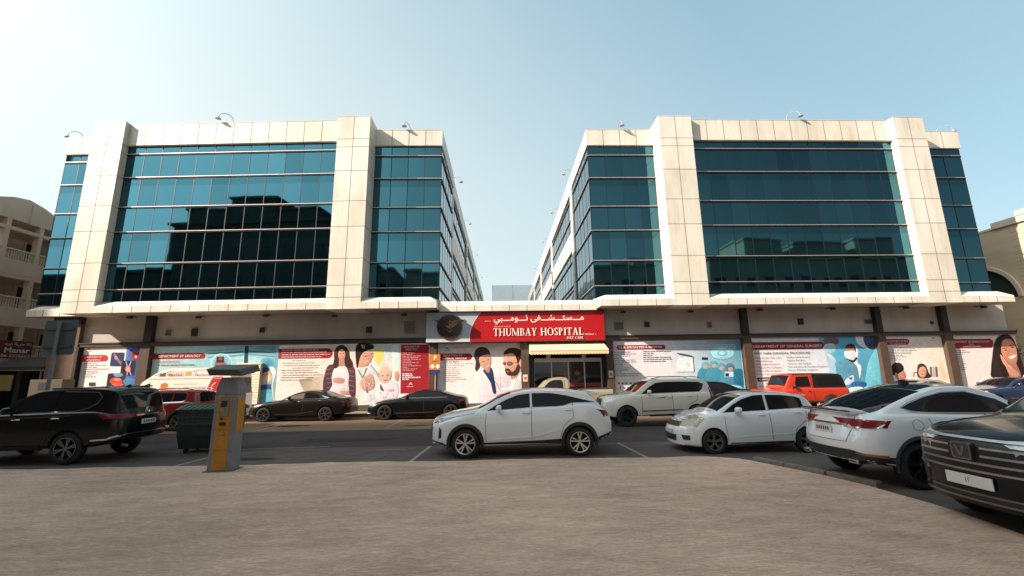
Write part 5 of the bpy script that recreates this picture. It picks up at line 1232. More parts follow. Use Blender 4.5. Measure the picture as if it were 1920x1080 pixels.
c.windscreen('windscreen', 1.10, 1.84); c.windscreen('rear_window', 3.63, 3.82)
for sd in (-1, 1):
    c.patch('headlamp', [(.16, .70), (.13, .78), (.30, .90), (.60, .97), (.68, .90), (.55, .82)], AMBERL, 'side', sd, grid=.04)
c.mirror_front('headlamp', [(-.80, .70), (-.80, .86), (-.55, .84), (-.42, .70)], AMBERL)
c.patch('front_grille', [(-.42, .68), (.42, .68), (.48, .80), (-.48, .80)], CLAD_B, 'front'); c.patch('lower_grille', [(-.35, .30), (.35, .30), (.38, .46), (-.38, .46)], CLAD_B, 'front')
c.mirror_front('fog_lamp', [(-.74, .36), (-.74, .48), (-.56, .48), (-.60, .36)], CLAD_B)
c.plate(.55, 'front', .46, .11); c.mirrors(1.50, 1.07, WPAINT, .19); c.handles([(2.22, .98), (3.18, 1.03)], WPAINT, .16)
c.sides('door_seam', [(1.22, 1.03), (1.2, .8), (1.25, .34)], .010, SEAM); c.sides('door_seam', [(2.42, 1.09), (2.44, .3)], .012, SEAM); c.sides('door_seam', [(3.44, 1.13), (3.42, .85), (3.1, .62), (3.02, .36)], .012, SEAM); c.sides('side_crease', [(1.3, .42), (2.2, .47), (3.0, .50)], .02, WPAINT, off=.008)
q = MB(WPAINT); q.prism([(3.42, 1.49), (3.72, 1.47), (3.70, 1.43), (3.45, 1.43)], -.5, .5, 'y'); q.build('spoiler', c.e, local=True, bevel=.012)
c.both('sill', [(1.3, .22), (1.3, .29), (3.0, .32), (3.0, .245)], CLAD_B)

# pearl white off-roader behind
c = Car('parked_car', 'big pearl white off-road car between the white crossover and the small hatchback', 'car', 3.98, 17.6, dict(L=4.72, W=1.92, H=1.87, R=.40, wheels=(.98, 3.80), paint=PEARL, arch=1.10, bow_f=.28, tumble=.20,
    T=[(0, .92), (.05, 1.08), (.2, 1.17), (.7, 1.25), (1.2, 1.30), (1.33, 1.34), (2.0, 1.77), (2.5, 1.86), (3.7, 1.86), (4.25, 1.82), (4.42, 1.74), (4.6, 1.35), (4.72, 1.0)],
    B=[(0, .98), (.6, 1.14), (1.3, 1.22), (2.7, 1.26), (4.3, 1.30), (4.72, 1.2)], bot=[(0, .42), (.5, .36), (1.5, .40), (3.3, .42), (4.72, .5)], spokes=(6, .12), rim=RIMD, rimr=.62))
c.both('side_window', [(1.62, 1.26), (1.95, 1.52), (2.25, 1.68), (2.62, 1.72), (3.4, 1.72), (4.0, 1.70), (4.22, 1.62), (4.10, 1.40), (3.98, 1.32), (3.4, 1.31), (2.6, 1.29)], GLS)
c.windscreen('windscreen', 1.36, 1.98, mat('reddish_windscreen', (.05, .018, .016), .06, spec=.7)); c.windscreen('rear_window', 4.45, 4.58)
for sd in (-1, 1): c.patch('headlamp', [(.10, .98), (.12, 1.08), (.45, 1.12), (.62, 1.12), (.45, 1.0)], HEADL, 'side', sd)
c.mirror_front('headlamp', [(-.9, .96), (-.88, 1.09), (-.55, 1.08), (-.5, .96)], HEADL); c.patch('front_grille', [(-.45, .70), (.45, .70), (.48, 1.08), (-.48, 1.08)], CLAD_B, 'front'); c.patch('lower_grille', [(-.7, .5), (.7, .5), (.6, .62), (-.6, .62)], CLAD_B, 'front')
c.mirrors(1.85, 1.29, PEARL); c.handles([(2.72, 1.12), (3.55, 1.16)], PEARL); c.both('tail_lamp', [(4.42, 1.05), (4.42, 1.5), (4.55, 1.48), (4.66, 1.2), (4.66, 1.05)], TAILR)
c.sides('door_seam', [(1.6, 1.24), (1.58, .5)], .014, SEAM); c.sides('door_seam', [(2.84, 1.28), (2.84, .5)], .014, SEAM); c.sides('door_seam', [(3.9, 1.3), (3.85, 1.0), (3.45, .8)], .014, SEAM); c.both('door_dark_sliver', [(2.1, 1.08), (2.7, 1.16), (2.5, 1.10)], SEAM, off=.004)  # seams, and a dark sliver on the door of each side
c.sides('side_moulding', [(1.6, .60), (3.2, .64)], .05, CHROME, off=.012); c.both('side_step', [(1.6, .40), (1.6, .46), (3.2, .50), (3.2, .43)], CLAD_B, off=.03)
q = MB(RIMS)
for sd in (-1, 1): q.tube([(2.1, sd*.70, 1.85), (2.5, sd*.72, 1.92), (3.9, sd*.72, 1.91), (4.2, sd*.70, 1.84)], .018)
q.build('roof_rails', c.e, local=True)

# black saloons by the kerb
SALOON = dict(T=[(0, .58), (.06, .70), (.25, .80), (.8, .94), (1.5, 1.02), (1.65, 1.06), (2.45, 1.40), (2.95, 1.465), (3.4, 1.43), (4.1, 1.20), (4.4, 1.10), (4.85, 1.08), (4.93, 1.0), (5.0, .75)],
    B=[(0, .68), (.6, .86), (1.6, .98), (3, 1.03), (4.3, 1.05), (5.0, .95)], bot=[(0, .24), (.5, .20), (1.5, .24), (3.6, .25), (5.0, .36)])
c = Car('parked_car', 'dark bronze saloon with sun-lit wheels parked below the pregnant woman poster', 'car', -12.48, 21.7, dict(L=5.0, W=1.87, H=1.46, R=.345, wheels=(.93, 3.88), paint=BROWNB, tumble=.36, spokes=(7, .1), **SALOON))
c.e['group'] = ROWG
c.both('side_window', [(1.92, 1.06), (2.3, 1.24), (2.62, 1.325), (2.76, 1.34), (2.76, 1.075)], mat('painted_reflection_glass', (.14, .12, .10), .1)); c.both('side_window', [(2.82, 1.075), (2.82, 1.345), (3.1, 1.34), (3.5, 1.25), (3.82, 1.13), (3.9, 1.09)], GLS)  # the front pane's sandy reflection is put into its base colour
c.both('quarter_trim', [(3.62, 1.22), (4.02, 1.105), (3.85, 1.095), (3.75, 1.13)], CHROME); c.windscreen('windscreen', 1.7, 2.44); c.windscreen('rear_window', 3.5, 4.2)
c.both('headlamp', [(.1, .66), (.25, .76), (.6, .84), (.45, .74)], HEADL); c.both('tail_lamp', [(4.6, .92), (4.9, .95), (4.95, .85), (4.7, .86)], TAILR); c.mirrors(2.1, 1.08, BROWNB, .17); c.handles([(2.62, .94), (3.6, .97)], CHROME, .15)
c.sides('sill_trim', [(1.5, .36), (2.6, .38), (3.3, .48)], .018, CHROME); c.sides('window_trim', [(1.9, 1.05), (2.8, 1.065), (3.95, 1.09)], .014, CHROME); c.sides('door_seam', [(2.79, 1.05), (2.79, .4)], .008, SEAM)
c.sides('lower_front_trim', [(.12, .36), (.4, .31)], .03, CHROME)
q = MB(CLAD_B); q.prism([(3.45, 1.42), (3.62, 1.50), (3.60, 1.42)], -.012, .012, 'y'); q.build('antenna_fin', c.e, local=True)
c = Car('parked_car', 'black fastback saloon parked below the red paediatrics panel', 'car', -6.72, 21.7, dict(L=4.98, W=1.9, H=1.42, R=.36, wheels=(.98, 4.18), paint=BPAINT, tumble=.36, spokes=(5, .15), rim=mat('bronze_rim', (.30, .24, .18), .3, metal=1.),
    T=[(0, .58), (.06, .70), (.3, .80), (.9, .95), (1.5, 1.02), (1.65, 1.06), (2.4, 1.35), (2.9, 1.42), (3.5, 1.37), (4.3, 1.16), (4.75, 1.06), (4.9, .98), (4.98, .72)], B=[(0, .66), (.6, .86), (1.6, .98), (3, 1.0), (4.3, 1.02), (4.98, .9)], bot=[(0, .22), (.5, .18), (1.5, .22), (3.6, .22), (4.98, .34)]))
c.e['group'] = ROWG
c.both('side_window', [(1.75, 1.03), (2.2, 1.20), (2.6, 1.30), (2.84, 1.325), (2.84, 1.04)], GLS); c.both('side_window', [(2.9, 1.04), (2.9, 1.325), (3.3, 1.29), (3.75, 1.18), (4.05, 1.09), (3.9, 1.06)], GLS)
c.windscreen('windscreen', 1.7, 2.4); c.windscreen('rear_window', 3.55, 4.6); c.both('headlamp', [(.12, .64), (.2, .75), (.55, .84), (.42, .70)], HEADL); c.both('tail_lamp', [(4.5, .92), (4.88, .93), (4.92, .84), (4.65, .84)], TAILR)
c.mirrors(2.0, 1.05, BPAINT, .16); c.sides('sill_trim', [(1.5, .33), (3.4, .36)], .02, CHROME); c.sides('door_seam', [(2.87, 1.02), (2.87, .4)], .008, SEAM); c.both('fog_lamp', [(.1, .30), (.12, .35), (.3, .34)], HEADL); c.sides('window_trim', [(1.75, 1.02), (2.8, 1.03), (4.0, 1.05)], .012, CHROME)

# beige pickup
c = Car('pickup_truck', 'beige single cab pickup truck with an open bed in front of the hospital doors', 'pickup truck', .35, 21.7, dict(L=5.28, W=1.86, H=1.93, R=.37, wheels=(.95, 4.1), paint=BEIGEP, tumble=.16, flank=.012, plan=[(0, .8), (.12, .9), (.4, .97), (.9, .99), (1.6, 1), (5.28, 1)],
    T=[(0, .9), (.06, 1.04), (.4, 1.14), (1.2, 1.24), (1.32, 1.28), (1.9, 1.78), (2.2, 1.90), (2.6, 1.93), (2.86, 1.91), (2.94, 1.82), (3.0, 1.36), (3.1, 1.34), (5.2, 1.34), (5.28, 1.2)], B=[(0, .95), (.6, 1.1), (1.4, 1.2), (2.7, 1.24), (3.0, 1.28), (5.28, 1.28)], bot=[(0, .42), (.5, .38), (1.5, .42), (5.28, .5)], rim=RIMD, spokes=(6, 0)))
c.both('side_window', [(1.58, 1.30), (1.80, 1.53), (2.0, 1.71), (2.2, 1.78), (2.58, 1.79), (2.66, 1.68), (2.68, 1.32)], GLS); c.windscreen('windscreen', 1.36, 1.88, mat('dusty_windscreen', (.30, .26, .18), .3)); c.mirrors(1.72, 1.30, WHT, .2); c.handles([(2.55, 1.1)], CLAD_B)
c.sides('door_seam', [(2.74, 1.8), (2.76, .5)], .014, SEAM); c.sides('bed_gap', [(2.97, 1.3), (2.97, .5)], .04, ARCH); c.patch('bed_floor', [(3.08, -.74), (5.16, -.74), (5.16, .74), (3.08, .74)], ARCH, 'top')
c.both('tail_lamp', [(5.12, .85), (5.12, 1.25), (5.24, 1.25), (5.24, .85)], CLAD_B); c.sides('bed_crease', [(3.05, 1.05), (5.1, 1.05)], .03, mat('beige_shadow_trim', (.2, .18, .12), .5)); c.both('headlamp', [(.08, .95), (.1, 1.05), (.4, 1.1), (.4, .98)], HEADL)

# orange off-roader
HT = mat('black_hard_top', (.012, .011, .011), .6, spec=.2)
c = Car('parked_car', 'bright orange boxy off-road car with black hard top by the general surgery poster', 'car', 12.98, 21.6, dict(second=(HT, lambda p: (p.x > 2.55 and p.z > 1.21) or (p.x > 1.58 and p.z > 1.84)), L=4.35, W=1.85, H=1.92, R=.42, wheels=(.85, 3.35), paint=ORANGE, tumble=.06, arch=1.08, flank=.004, round=.05, sharp=.4, bow_f=.05, bow_r=.03, inset=-.03, plan=[(0, .78), (.9, .84), (1.2, .94), (1.5, .97), (4.35, .97)],
    T=[(0, 1.06), (.02, 1.12), (.4, 1.18), (1.1, 1.24), (1.16, 1.30), (1.5, 1.86), (1.6, 1.91), (2.4, 1.925), (4.0, 1.91), (4.12, 1.84), (4.3, 1.25), (4.35, 1.18)], B=[(0, 1.05), (1.2, 1.17), (2.6, 1.20), (4.35, 1.20)], bot=[(0, .5), (.5, .45), (4.35, .52)], rim=RIMD, spokes=(5, .1), rimr=.55, tw=.28))
c.both('side_window', [(1.62, 1.27), (1.76, 1.76), (2.38, 1.77), (2.44, 1.27)], GLS, off=.010); c.both('side_window', [(2.80, 1.33), (2.78, 1.77), (3.9, 1.77), (4.0, 1.33)], mat('black_vinyl_window', (.01, .01, .01), .3, spec=.25), off=.008)
c.windscreen('windscreen', 1.19, 1.48, inset=.06); c.arch_trim(ORANGE, .16); c.mirrors(1.5, 1.26, CLAD_B, .16); c.handles([(2.3, 1.06)], CLAD_B, .12); c.sides('door_seam', [(2.52, 1.8), (2.54, .56)], .016, RSEAM); c.sides('door_seam', [(1.52, 1.22), (1.5, .56)], .016, RSEAM)
for i in range(7): y = -.36+.12*i; c.patch('grille_slot', [(y-.03, .78), (y+.03, .78), (y+.03, 1.02), (y-.03, 1.02)], CLAD_B, 'front')
c.mirror_front('headlamp', [(-.56+.1*math.cos(t*math.pi/6), .92+.1*math.sin(t*math.pi/6)) for t in range(12)], HEADL)
q = MB(CLAD_B)
for sd in (-1, 1):
    q.tube([(2.9, sd*.905, .55), (1.6, sd*.905, .55)], .04)
q.box(-.12, .05, -.8, .8, .55, .72); q.box(4.35, 4.5, -.8, .8, .55, .72); q.lathe([(.001, 0), (.36, 0), (.38, .05), (.38, .2), (.001, .22)], (4.36, .1, 1.02), 'x', 28); q.build('bumpers_and_spare_wheel', c.e, local=True)
for sd in (-1, 1):
    q = MB(ORANGE); q.prism([(.2, .98), (.35, 1.04), (1.25, 1.04), (1.42, .80), (1.36, .80), (1.2, .98), (.4, .98), (.28, .93)], sd*.66, sd*.94, 'y'); q.build('front_wing', c.e, local=True, bevel=.01)

# red compact SUV
c = Car('parked_car', 'dark red compact SUV behind the green-lidded waste bin', 'car', -16.98, 18.7, dict(L=4.43, W=1.82, H=1.70, R=.365, wheels=(.9, 3.56), paint=REDP, tumble=.24, spokes=(5, .2),
    T=[(0, .72), (.06, .86), (.3, .97), (.9, 1.06), (1.25, 1.12), (2.0, 1.56), (2.6, 1.69), (3.6, 1.68), (4.0, 1.61), (4.1, 1.54), (4.3, 1.12), (4.43, .9)], B=[(0, .85), (.8, 1.04), (2, 1.13), (3.8, 1.18), (4.43, 1.05)]))
c.both('side_window', [(1.55, 1.14), (2.1, 1.42), (2.5, 1.53), (3.14, 1.54), (3.12, 1.19)], GLS); c.both('side_window', [(3.18, 1.19), (3.2, 1.54), (3.6, 1.52), (3.7, 1.45), (3.66, 1.25), (3.55, 1.21)], GLS)
c.sides('window_trim', [(1.5, 1.12), (3.1, 1.165), (3.6, 1.185), (3.72, 1.25), (3.76, 1.46), (3.66, 1.55), (3.1, 1.58), (2.4, 1.56)], .03, CHROME, off=.008); c.windscreen('windscreen', 1.3, 2.0); c.patch('rear_window', [(-.62, 1.18), (.62, 1.18), (.52, 1.56), (-.52, 1.56)], GLS, 'rear')
for sd in (-1, 1): c.patch('tail_lamp', [(4.15, 1.0), (4.1, 1.14), (4.34, 1.14), (4.36, 1.0)], TAILR, 'side', sd)
c.mirror_front('tail_lamp', [(-.84, 1.0), (-.45, 1.0), (-.45, 1.12), (-.84, 1.12)], TAILR, 'rear'); c.arch_trim(CLAD_B, .05); c.handles([(2.0, 1.02), (3.05, 1.06)], REDP, .17); c.both('sill', [(1.35, .25), (1.35, .38), (3.1, .42), (3.1, .27)], CLAD_B); c.mirrors(1.75, 1.16, REDP)
c.patch('bumper_cladding', [(-.84, .38), (.84, .38), (.84, .55), (-.84, .55)], CLAD_B, 'rear')
q = MB(RIMS)
for sd in (-1, 1): q.tube([(2.2, sd*.62, 1.64), (2.5, sd*.66, 1.745), (3.6, sd*.66, 1.735), (3.95, sd*.62, 1.64)], .022)
q.build('roof_rails', c.e, local=True); c.sides('door_seam', [(2.2, 1.13), (2.2, .4)], .012, RSEAM); c.sides('door_seam', [(3.14, 1.16), (3.12, .7)], .012, RSEAM)

# black SUV on the left
c = Car('parked_car', 'large black SUV with chrome window line at the left edge, rear door towards the camera', 'car', -15.15, 12.0, dict(L=5.0, W=2.02, H=1.96, R=.41, wheels=(.95, 3.73), paint=BPAINT, tumble=.20, arch=1.1, spokes=(6, .13), rim=mat('black_chrome_rim', (.22, .22, .22), .25, metal=1.), bow_r=.16,
    T=[(0, 1.0), (.06, 1.14), (.4, 1.24), (1.2, 1.32), (1.5, 1.36), (2.3, 1.78), (2.8, 1.94), (3.6, 1.965), (4.3, 1.955), (4.62, 1.90), (4.72, 1.82), (4.9, 1.35), (4.97, 1.2), (5.0, 1.0)], B=[(0, 1.05), (.8, 1.2), (1.8, 1.28), (4.2, 1.33), (5.0, 1.2)], bot=[(0, .42), (.5, .38), (1.5, .40), (4.2, .42), (5.0, .58)]))
c.both('side_window', [(1.85, 1.32), (2.25, 1.58), (2.7, 1.76), (3.2, 1.81), (3.2, 1.36)], GLS); c.both('side_window', [(3.26, 1.36), (3.26, 1.81), (4.1, 1.80), (4.28, 1.70), (4.22, 1.52), (4.0, 1.40), (3.7, 1.37)], GLS)
c.sides('window_trim', [(1.8, 1.31), (3.3, 1.33), (3.8, 1.35), (4.08, 1.42), (4.27, 1.54), (4.33, 1.70), (4.2, 1.83), (3.3, 1.86)], .022, CHROME, off=.009); c.windscreen('windscreen', 1.55, 2.3); c.patch('rear_window', [(-.78, 1.38), (.78, 1.38), (.66, 1.80), (-.66, 1.80)], GLS, 'rear')
for sd in (-1, 1): c.patch('tail_lamp', [(4.66, 1.14), (4.62, 1.24), (4.9, 1.26), (4.92, 1.14)], TAILR, 'side', sd)
c.mirror_front('tail_lamp', [(-.94, 1.13), (-.40, 1.15), (-.40, 1.24), (-.94, 1.26)], TAILR, 'rear')
c.plate(1.0, 'rear', .5, .13, 0); c.strip('tailgate_trim', [(-.4, 1.18), (.4, 1.18)], .035, CHROME, 'rear', off=.02)
c.sides('bumper_trim', [(4.35, .60), (4.7, .62), (4.9, .70)], .035, CHROME, off=.012); c.strip('bumper_trim', [(-.9, .66), (-.6, .72), (.6, .72), (.9, .66)], .03, CHROME, 'rear', off=.02)
c.handles([(2.35, 1.15), (3.35, 1.17)], CHROME, .2); c.mirrors(2.1, 1.34, BPAINT); c.sides('shoulder_trim', [(.4, 1.12), (3.7, 1.24)], .012, CHROME, off=.004); c.sides('door_seam', [(3.23, 1.33), (3.23, .55)], .010, ARCH)
o, n_ = c.cast(0, 1.3, 'rear'); q = MB(CHROME); q.lathe([(.055, 0), (.075, .012), (.085, 0)], (o.x+.02, 0, 1.29), 'x', 24); q.lathe([(.02, 0), (.03, .01), (.038, 0)], (o.x+.02, 0, 1.29), 'x', 16); q.build('round_badge', c.e, local=True)
q = MB(CLAD_B); q.tube([(2.9, -.72, 1.94), (4.4, -.74, 1.95)], .02); q.tube([(2.9, .72, 1.94), (4.4, .74, 1.95)], .02); q.prism([(4.2, 1.95), (4.35, 2.02), (4.4, 1.95)], -.02, .02, 'y'); q.build('roof_rails', c.e, local=True)
c.both('side_step', [(1.5, .42), (1.5, .5), (3.1, .5), (3.1, .42)], CLAD_B, off=.04)
q = MB(GREYM)
q.tube([(4.78, -.5, .42), (4.92, -.5, .40)], .04, 0, 10); q.build('exhaust_pipe', c.e, local=True)

# ambulance
c = Car('ambulance', 'white high-roof ambulance with red rear stripe parked behind the dark red SUV', 'ambulance', -18.42, 21.8, dict(L=5.15, W=2.0, H=2.68, R=.36, wheels=(.95, 4.1), paint=VANW, tumble=.07, flank=.008, round=.10, bow_f=.3, bow_r=.03, plan=[(0, .78), (.15, .9), (.5, .97), (1.0, 1), (5.15, 1)],
    T=[(0, .95), (.06, 1.1), (.25, 1.3), (.45, 1.6), (.7, 2.0), (1.0, 2.2), (1.35, 2.45), (1.65, 2.60), (2.2, 2.67), (4.95, 2.67), (5.05, 2.6), (5.12, 1.6), (5.15, 1.4)], B=[(0, 1.0), (.5, 1.3), (1.2, 1.42), (5.15, 1.42)], bot=[(0, .35), (.5, .3), (5.15, .4)], rim=RIMD, spokes=(6, 0)))
c.both('side_window', [(.62, 1.52), (.80, 1.80), (1.18, 1.93), (1.18, 1.52)], GLS); c.windscreen('windscreen', .28, .68)
REDF = mat('red_vehicle_film', (.50, .02, .018), .35)
c.both('red_stripe', [(3.80, 1.1), (4.17, 2.2), (4.62, 2.2), (4.40, 1.1)], REDF); c.sides('white_pulse_line', [(4.02, 1.45), (4.2, 1.6), (4.16, 1.76), (4.34, 1.92)], .035, WHT, off=.014); c.sides('pale_stripe', [(3.76, 1.1), (4.13, 2.2)], .04, WHT, off=.012)
c.patch('rear_window', [(-.9, 1.35), (-.08, 1.35), (-.08, 2.15), (-.9, 2.15)], GLS, 'rear'); c.patch('rear_window', [(.08, 1.35), (.9, 1.35), (.9, 2.15), (.08, 2.15)], GLS, 'rear')
c.both('maroon_emblem', [(1.54, 2.24), (1.54, 2.40), (1.83, 2.40), (1.83, 2.24)], MAROON); c.both('gold_emblem', [(2.78, 2.25), (2.80, 2.42), (3.04, 2.44), (3.10, 2.28)], mat('gold_film', (.55, .33, .08), .35)); c.both('orange_emblem', [(1.87+.19*math.cos(t*.524), 1.80+.13*math.sin(t*.524)) for t in range(12)], mat('orange_vehicle_film', (.55, .16, .03), .4))
h, _ = c.cast(2.3, 2.3, 'side', -1); yy = h.y-.035
text('AMBULANCE', 'lettering', c.e, 1.90, 2.67, 2.27, 2.40, yy, REDF, warp=False, local=True, bold=.02)
text('\ufed1\ufe8e\u0640\u0640\u0640\u0640\u0640\ufecc\u0640\u0640\u0640\ufeb3\ufe8d', 'lettering', c.e, 3.19, 3.98, 2.27, 2.42, yy, REDF, warp=False, local=True, bold=.02)
CRM = mat('cream_moulding', (.50, .42, .34), .5)
c.sides('roof_moulding', [(1.3, 2.30), (2.1, 2.50), (2.3, 2.46), (3.2, 2.46), (3.35, 2.54), (4.9, 2.54)], .02, CRM, off=.012); c.sides('gutter', [(1.0, 2.13), (5.0, 2.13)], .03, CRM, off=.012)
c.sides('gold_text_line', [(2.3, 1.86), (3.5, 1.86)], .03, _m['gold_film']); c.arch_trim(VANW, .03)
c.sides('red_side_line', [(1.3, 1.62), (3.9, 1.62)], .05, REDF, off=.012)
q = MB(TAILR, DARKM); q.box(3.95, 4.3, -.5, .5, 2.665, 2.76, 0); q.box(4.3, 4.85, -.5, .5, 2.66, 2.73, 1); q.build('beacon', c.e, local=True, bevel=.02)
for sd in (-1, 1): c.patch('tail_lamp', [(5.02, 1.0), (5.02, 1.4), (5.12, 1.4), (5.12, 1.0)], TAILR, 'side', sd)

# white coupe SUV seen from behind
c = Car('parked_car', 'white coupe SUV with black roof and wide red tail lamp seen from behind', 'car', 6.52, 8.05, dict(L=5.0, W=1.98, H=1.84, R=.415, wheels=(1.05, 3.90), paint=WPAINT, arch=1.11, tumble=.36, bow_r=.34, bow_f=.3, rim=RIMD, spokes=(5, .16), inset=.03,
    T=[(0, .85), (.06, 1.0), (.4, 1.12), (1.2, 1.24), (1.4, 1.30), (2.1, 1.72), (2.6, 1.845), (3.0, 1.84), (3.5, 1.74), (4.0, 1.58), (4.45, 1.42), (4.62, 1.365), (4.86, 1.345), (4.93, 1.28), (5.0, 1.0)], B=[(0, .95), (.8, 1.14), (1.8, 1.25), (3.0, 1.29), (3.9, 1.32), (4.6, 1.30), (5.0, 1.2)], bot=[(0, .36), (.5, .28), (1.7, .32), (3.4, .34), (4.5, .40), (5.0, .46)], lean_r=[(.5, .06), (.8, 0), (1.0, .05), (1.25, .08), (1.36, -.02)]), heading=1)
c.both('side_window', [(1.70, 1.32), (2.1, 1.56), (2.6, 1.70), (3.1, 1.69), (3.5, 1.61), (3.85, 1.50), (4.02, 1.43), (3.85, 1.375), (3.6, 1.35), (2.6, 1.33)], GLS)
c.windscreen('windscreen', 1.44, 2.05); c.windscreen('rear_window', 3.45, 4.52, inset=.05); BR = mat('black_gloss_roof', (.014, .013, .013), .12, coat=1)
c.patch('black_roof', [(2.1, -.52), (2.3, -.56), (3.0, -.57), (3.42, -.56), (3.42, .56), (3.0, .57), (2.3, .56), (2.1, .52)], BR, 'top', off=.008)
for sd in (-1, 1): c.patch('tail_lamp', [(4.42, 1.17), (4.45, 1.21), (4.95, 1.23), (4.98, 1.10), (4.62, 1.10)], TAILR, 'side', sd, grid=.04)
c.mirror_front('tail_lamp', [(-.99, 1.08), (-.60, 1.06), (-.52, 1.10), (-.58, 1.19), (-.99, 1.215)], TAILR, 'rear'); c.mirror_front('lamp_trim', [(-.70, 1.02), (-.50, 1.09), (-.53, 1.12), (-.62, 1.06)], RIMS, 'rear', off=.012)
for sd in (-1, 1): c.patch('lamp_trim', [(4.45, 1.155), (4.6, 1.085), (4.98, 1.08), (4.98, 1.065), (4.58, 1.065)], CHROME, 'side', sd, off=.012)
c.plate(1.0, 'rear', .46, .16); c.strip('tailgate_trim', [(-.5, 1.11), (.5, 1.11)], .035, mat('bronze_trim', (.28, .19, .14), .25, metal=1), 'rear', off=.016)
c.patch('rear_cladding', [(-.96, .47), (.96, .47), (.96, .56), (.55, .66), (-.55, .66), (-.96, .56)], CLAD_B, 'rear'); c.both('rear_cladding', [(4.38, .41), (4.38, .52), (4.96, .58), (4.98, .47)], CLAD_B); c.both('lower_cladding', [(1.7, .31), (1.7, .46), (3.5, .50), (3.5, .34)], CLAD_B)
c.mirror_front('reflector', [(-.92, .55), (-.62, .60), (-.64, .63), (-.92, .60)], mat('bronze_reflector', (.35, .09, .04), .25), 'rear', off=.016); c.arch_trim(mat('grey_arch_plastic', (.05, .052, .058), .5), .055)
for sd in (-1, 1): q = MB(RIMS, ARCH); q.box(4.70, 4.93, sd*.62-.12, sd*.62+.12, .42, .50, 0); q.box(4.88, 4.935, sd*.62-.098, sd*.62+.098, .435, .485, 1); q.build('exhaust_tip', c.e, local=True, bevel=.015)
q = MB(WPAINT, CLAD_B); q.prism([(4.55, 1.355), (4.88, 1.372), (4.91, 1.345), (4.85, 1.31), (4.6, 1.33)], -.66, .66, 'y', 0); q.prism([(4.86, 1.376), (4.915, 1.376), (4.915, 1.36), (4.86, 1.368)], -.66, .66, 'y', 1); q.build('spoiler', c.e, local=True)
c.handles([(3.25, 1.17)], WPAINT, .24); c.sides('window_trim', [(1.65, 1.30), (2.6, 1.315), (3.62, 1.335), (3.87, 1.36), (4.05, 1.43), (3.87, 1.515), (3.5, 1.625), (3.1, 1.705), (2.6, 1.715)], .016, CHROME, off=.010)
c.sides('door_seam', [(3.66, 1.32), (3.60, 1.1), (3.25, .9), (3.18, .5)], .010, SEAM); c.sides('door_seam', [(2.5, 1.3), (2.5, .5)], .010, SEAM); c.sides('fuel_flap_seam', [(3.88+.10*math.cos(t*.4), 1.13+.10*math.sin(t*.4)) for t in range(17)], .006, SEAM)
c.mirror_front('tailgate_seam', [(-.62, 1.28), (-.60, 1.05), (-.52, .8), (-.51, .8), (-.59, 1.05), (-.61, 1.28)], SEAM, 'rear', off=.003); c.strip('tailgate_seam', [(-.52, .8), (.52, .8)], .008, SEAM, 'rear')
c.mirrors(2.0, 1.31, BPAINT); c.patch('bumper_reflection', [(-.9, .78), (-.74, .74), (-.72, .92), (-.88, .97)], CLAD_B, 'rear')  # dark reflection at the bumper's far end, painted as a black patch
q = MB(CLAD_B); q.prism([(3.0, 1.84), (3.12, 1.93), (3.2, 1.92), (3.2, 1.80)], -.025, .025, 'y'); q.build('antenna_fin', c.e, local=True)

# near black SUV with the big grille
SATIN = mat('satin_grille_bar', (.50, .46, .44), .3, metal=1.)
c = Car('parked_car', 'near black SUV with wide chrome-barred grille at the right edge, nose towards the left', 'car', 6.38, 5.12, dict(L=5.3, W=2.02, H=2.05, R=.44, wheels=(1.0, 3.9), paint=BPAINT, tumble=.26, bow_f=.30, rim=RIMD, spokes=(6, .1), plan=[(0, .82), (.12, .90), (.4, .97), (.9, .99), (1.6, 1), (5.3, .9)],
    T=[(0, 1.16), (.05, 1.27), (.2, 1.33), (.8, 1.42), (1.4, 1.47), (1.55, 1.51), (2.3, 1.92), (2.9, 2.05), (4.4, 2.02), (5.0, 1.5), (5.3, 1.1)], B=[(0, 1.18), (.8, 1.32), (1.8, 1.40), (4.4, 1.45), (5.3, 1.3)], bot=[(0, .34), (.5, .30), (1.5, .36), (5.3, .5)], lean_f=[(.3, .05), (.55, 0), (.9, .0), (1.15, .03), (1.3, .10)]))
c.patch('front_grille', [(-.72, .76), (.72, .76), (.78, 1.20), (-.78, 1.20)], mat('grille_black', (.008, .008, .010), .35), 'front', grid=.08)
for i, z in enumerate((.80, .90, 1.0, 1.10, 1.20)):
    w_ = .68+.02*i
    if i in (2, 3): c.strip('grille_bar', [(-w_, z), (-.20, z)], .026, SATIN, 'front', off=.03); c.strip('grille_bar', [(.20, z), (w_, z)], .026, SATIN, 'front', off=.03)
    else: c.strip('grille_bar', [(-w_, z), (w_, z)], .026, SATIN, 'front', off=.03)
o, n_ = c.cast(0, 1.04, 'front'); q = MB(mat('badge_dark', (.05, .05, .05), .2), BRONZE); bx = o.x-.05
def rr_(w, h, r=.03): return [(sx*(w-r)+r*math.cos(a), sz*(h-r)+r*math.sin(a)) for sx, sz, a0 in ((1, 1, 0), (-1, 1, 90), (-1, -1, 180), (1, -1, 270)) for a in [R(a0+k*22.5) for k in range(5)]]
q.prism([(y, .985+.065+z) for y, z in rr_(.13, .115)], bx-.012, bx+.06, 'x', 1); q.prism([(y, .985+.065+z) for y, z in rr_(.105, .092)], bx-.016, bx-.0125, 'x', 0)
q.prism([(y, .985+.065+z) for y, z in ((-.075, .065), (-.035, .065), (0, -.02), (.035, .065), (.075, .065), (.022, -.07), (-.022, -.07))], bx-.024, bx-.0165, 'x', 1); q.build('v_badge', c.e, local=True)
xx = c.plate(.66, 'front', .60, .15); text('\u0661\u0662\u0667\u0665', 'plate_digits', c.e, -.10, .10, .645, .71, xx-.02, mat('plate_ink', (.03, .03, .03), .5), warp=False, local=True)
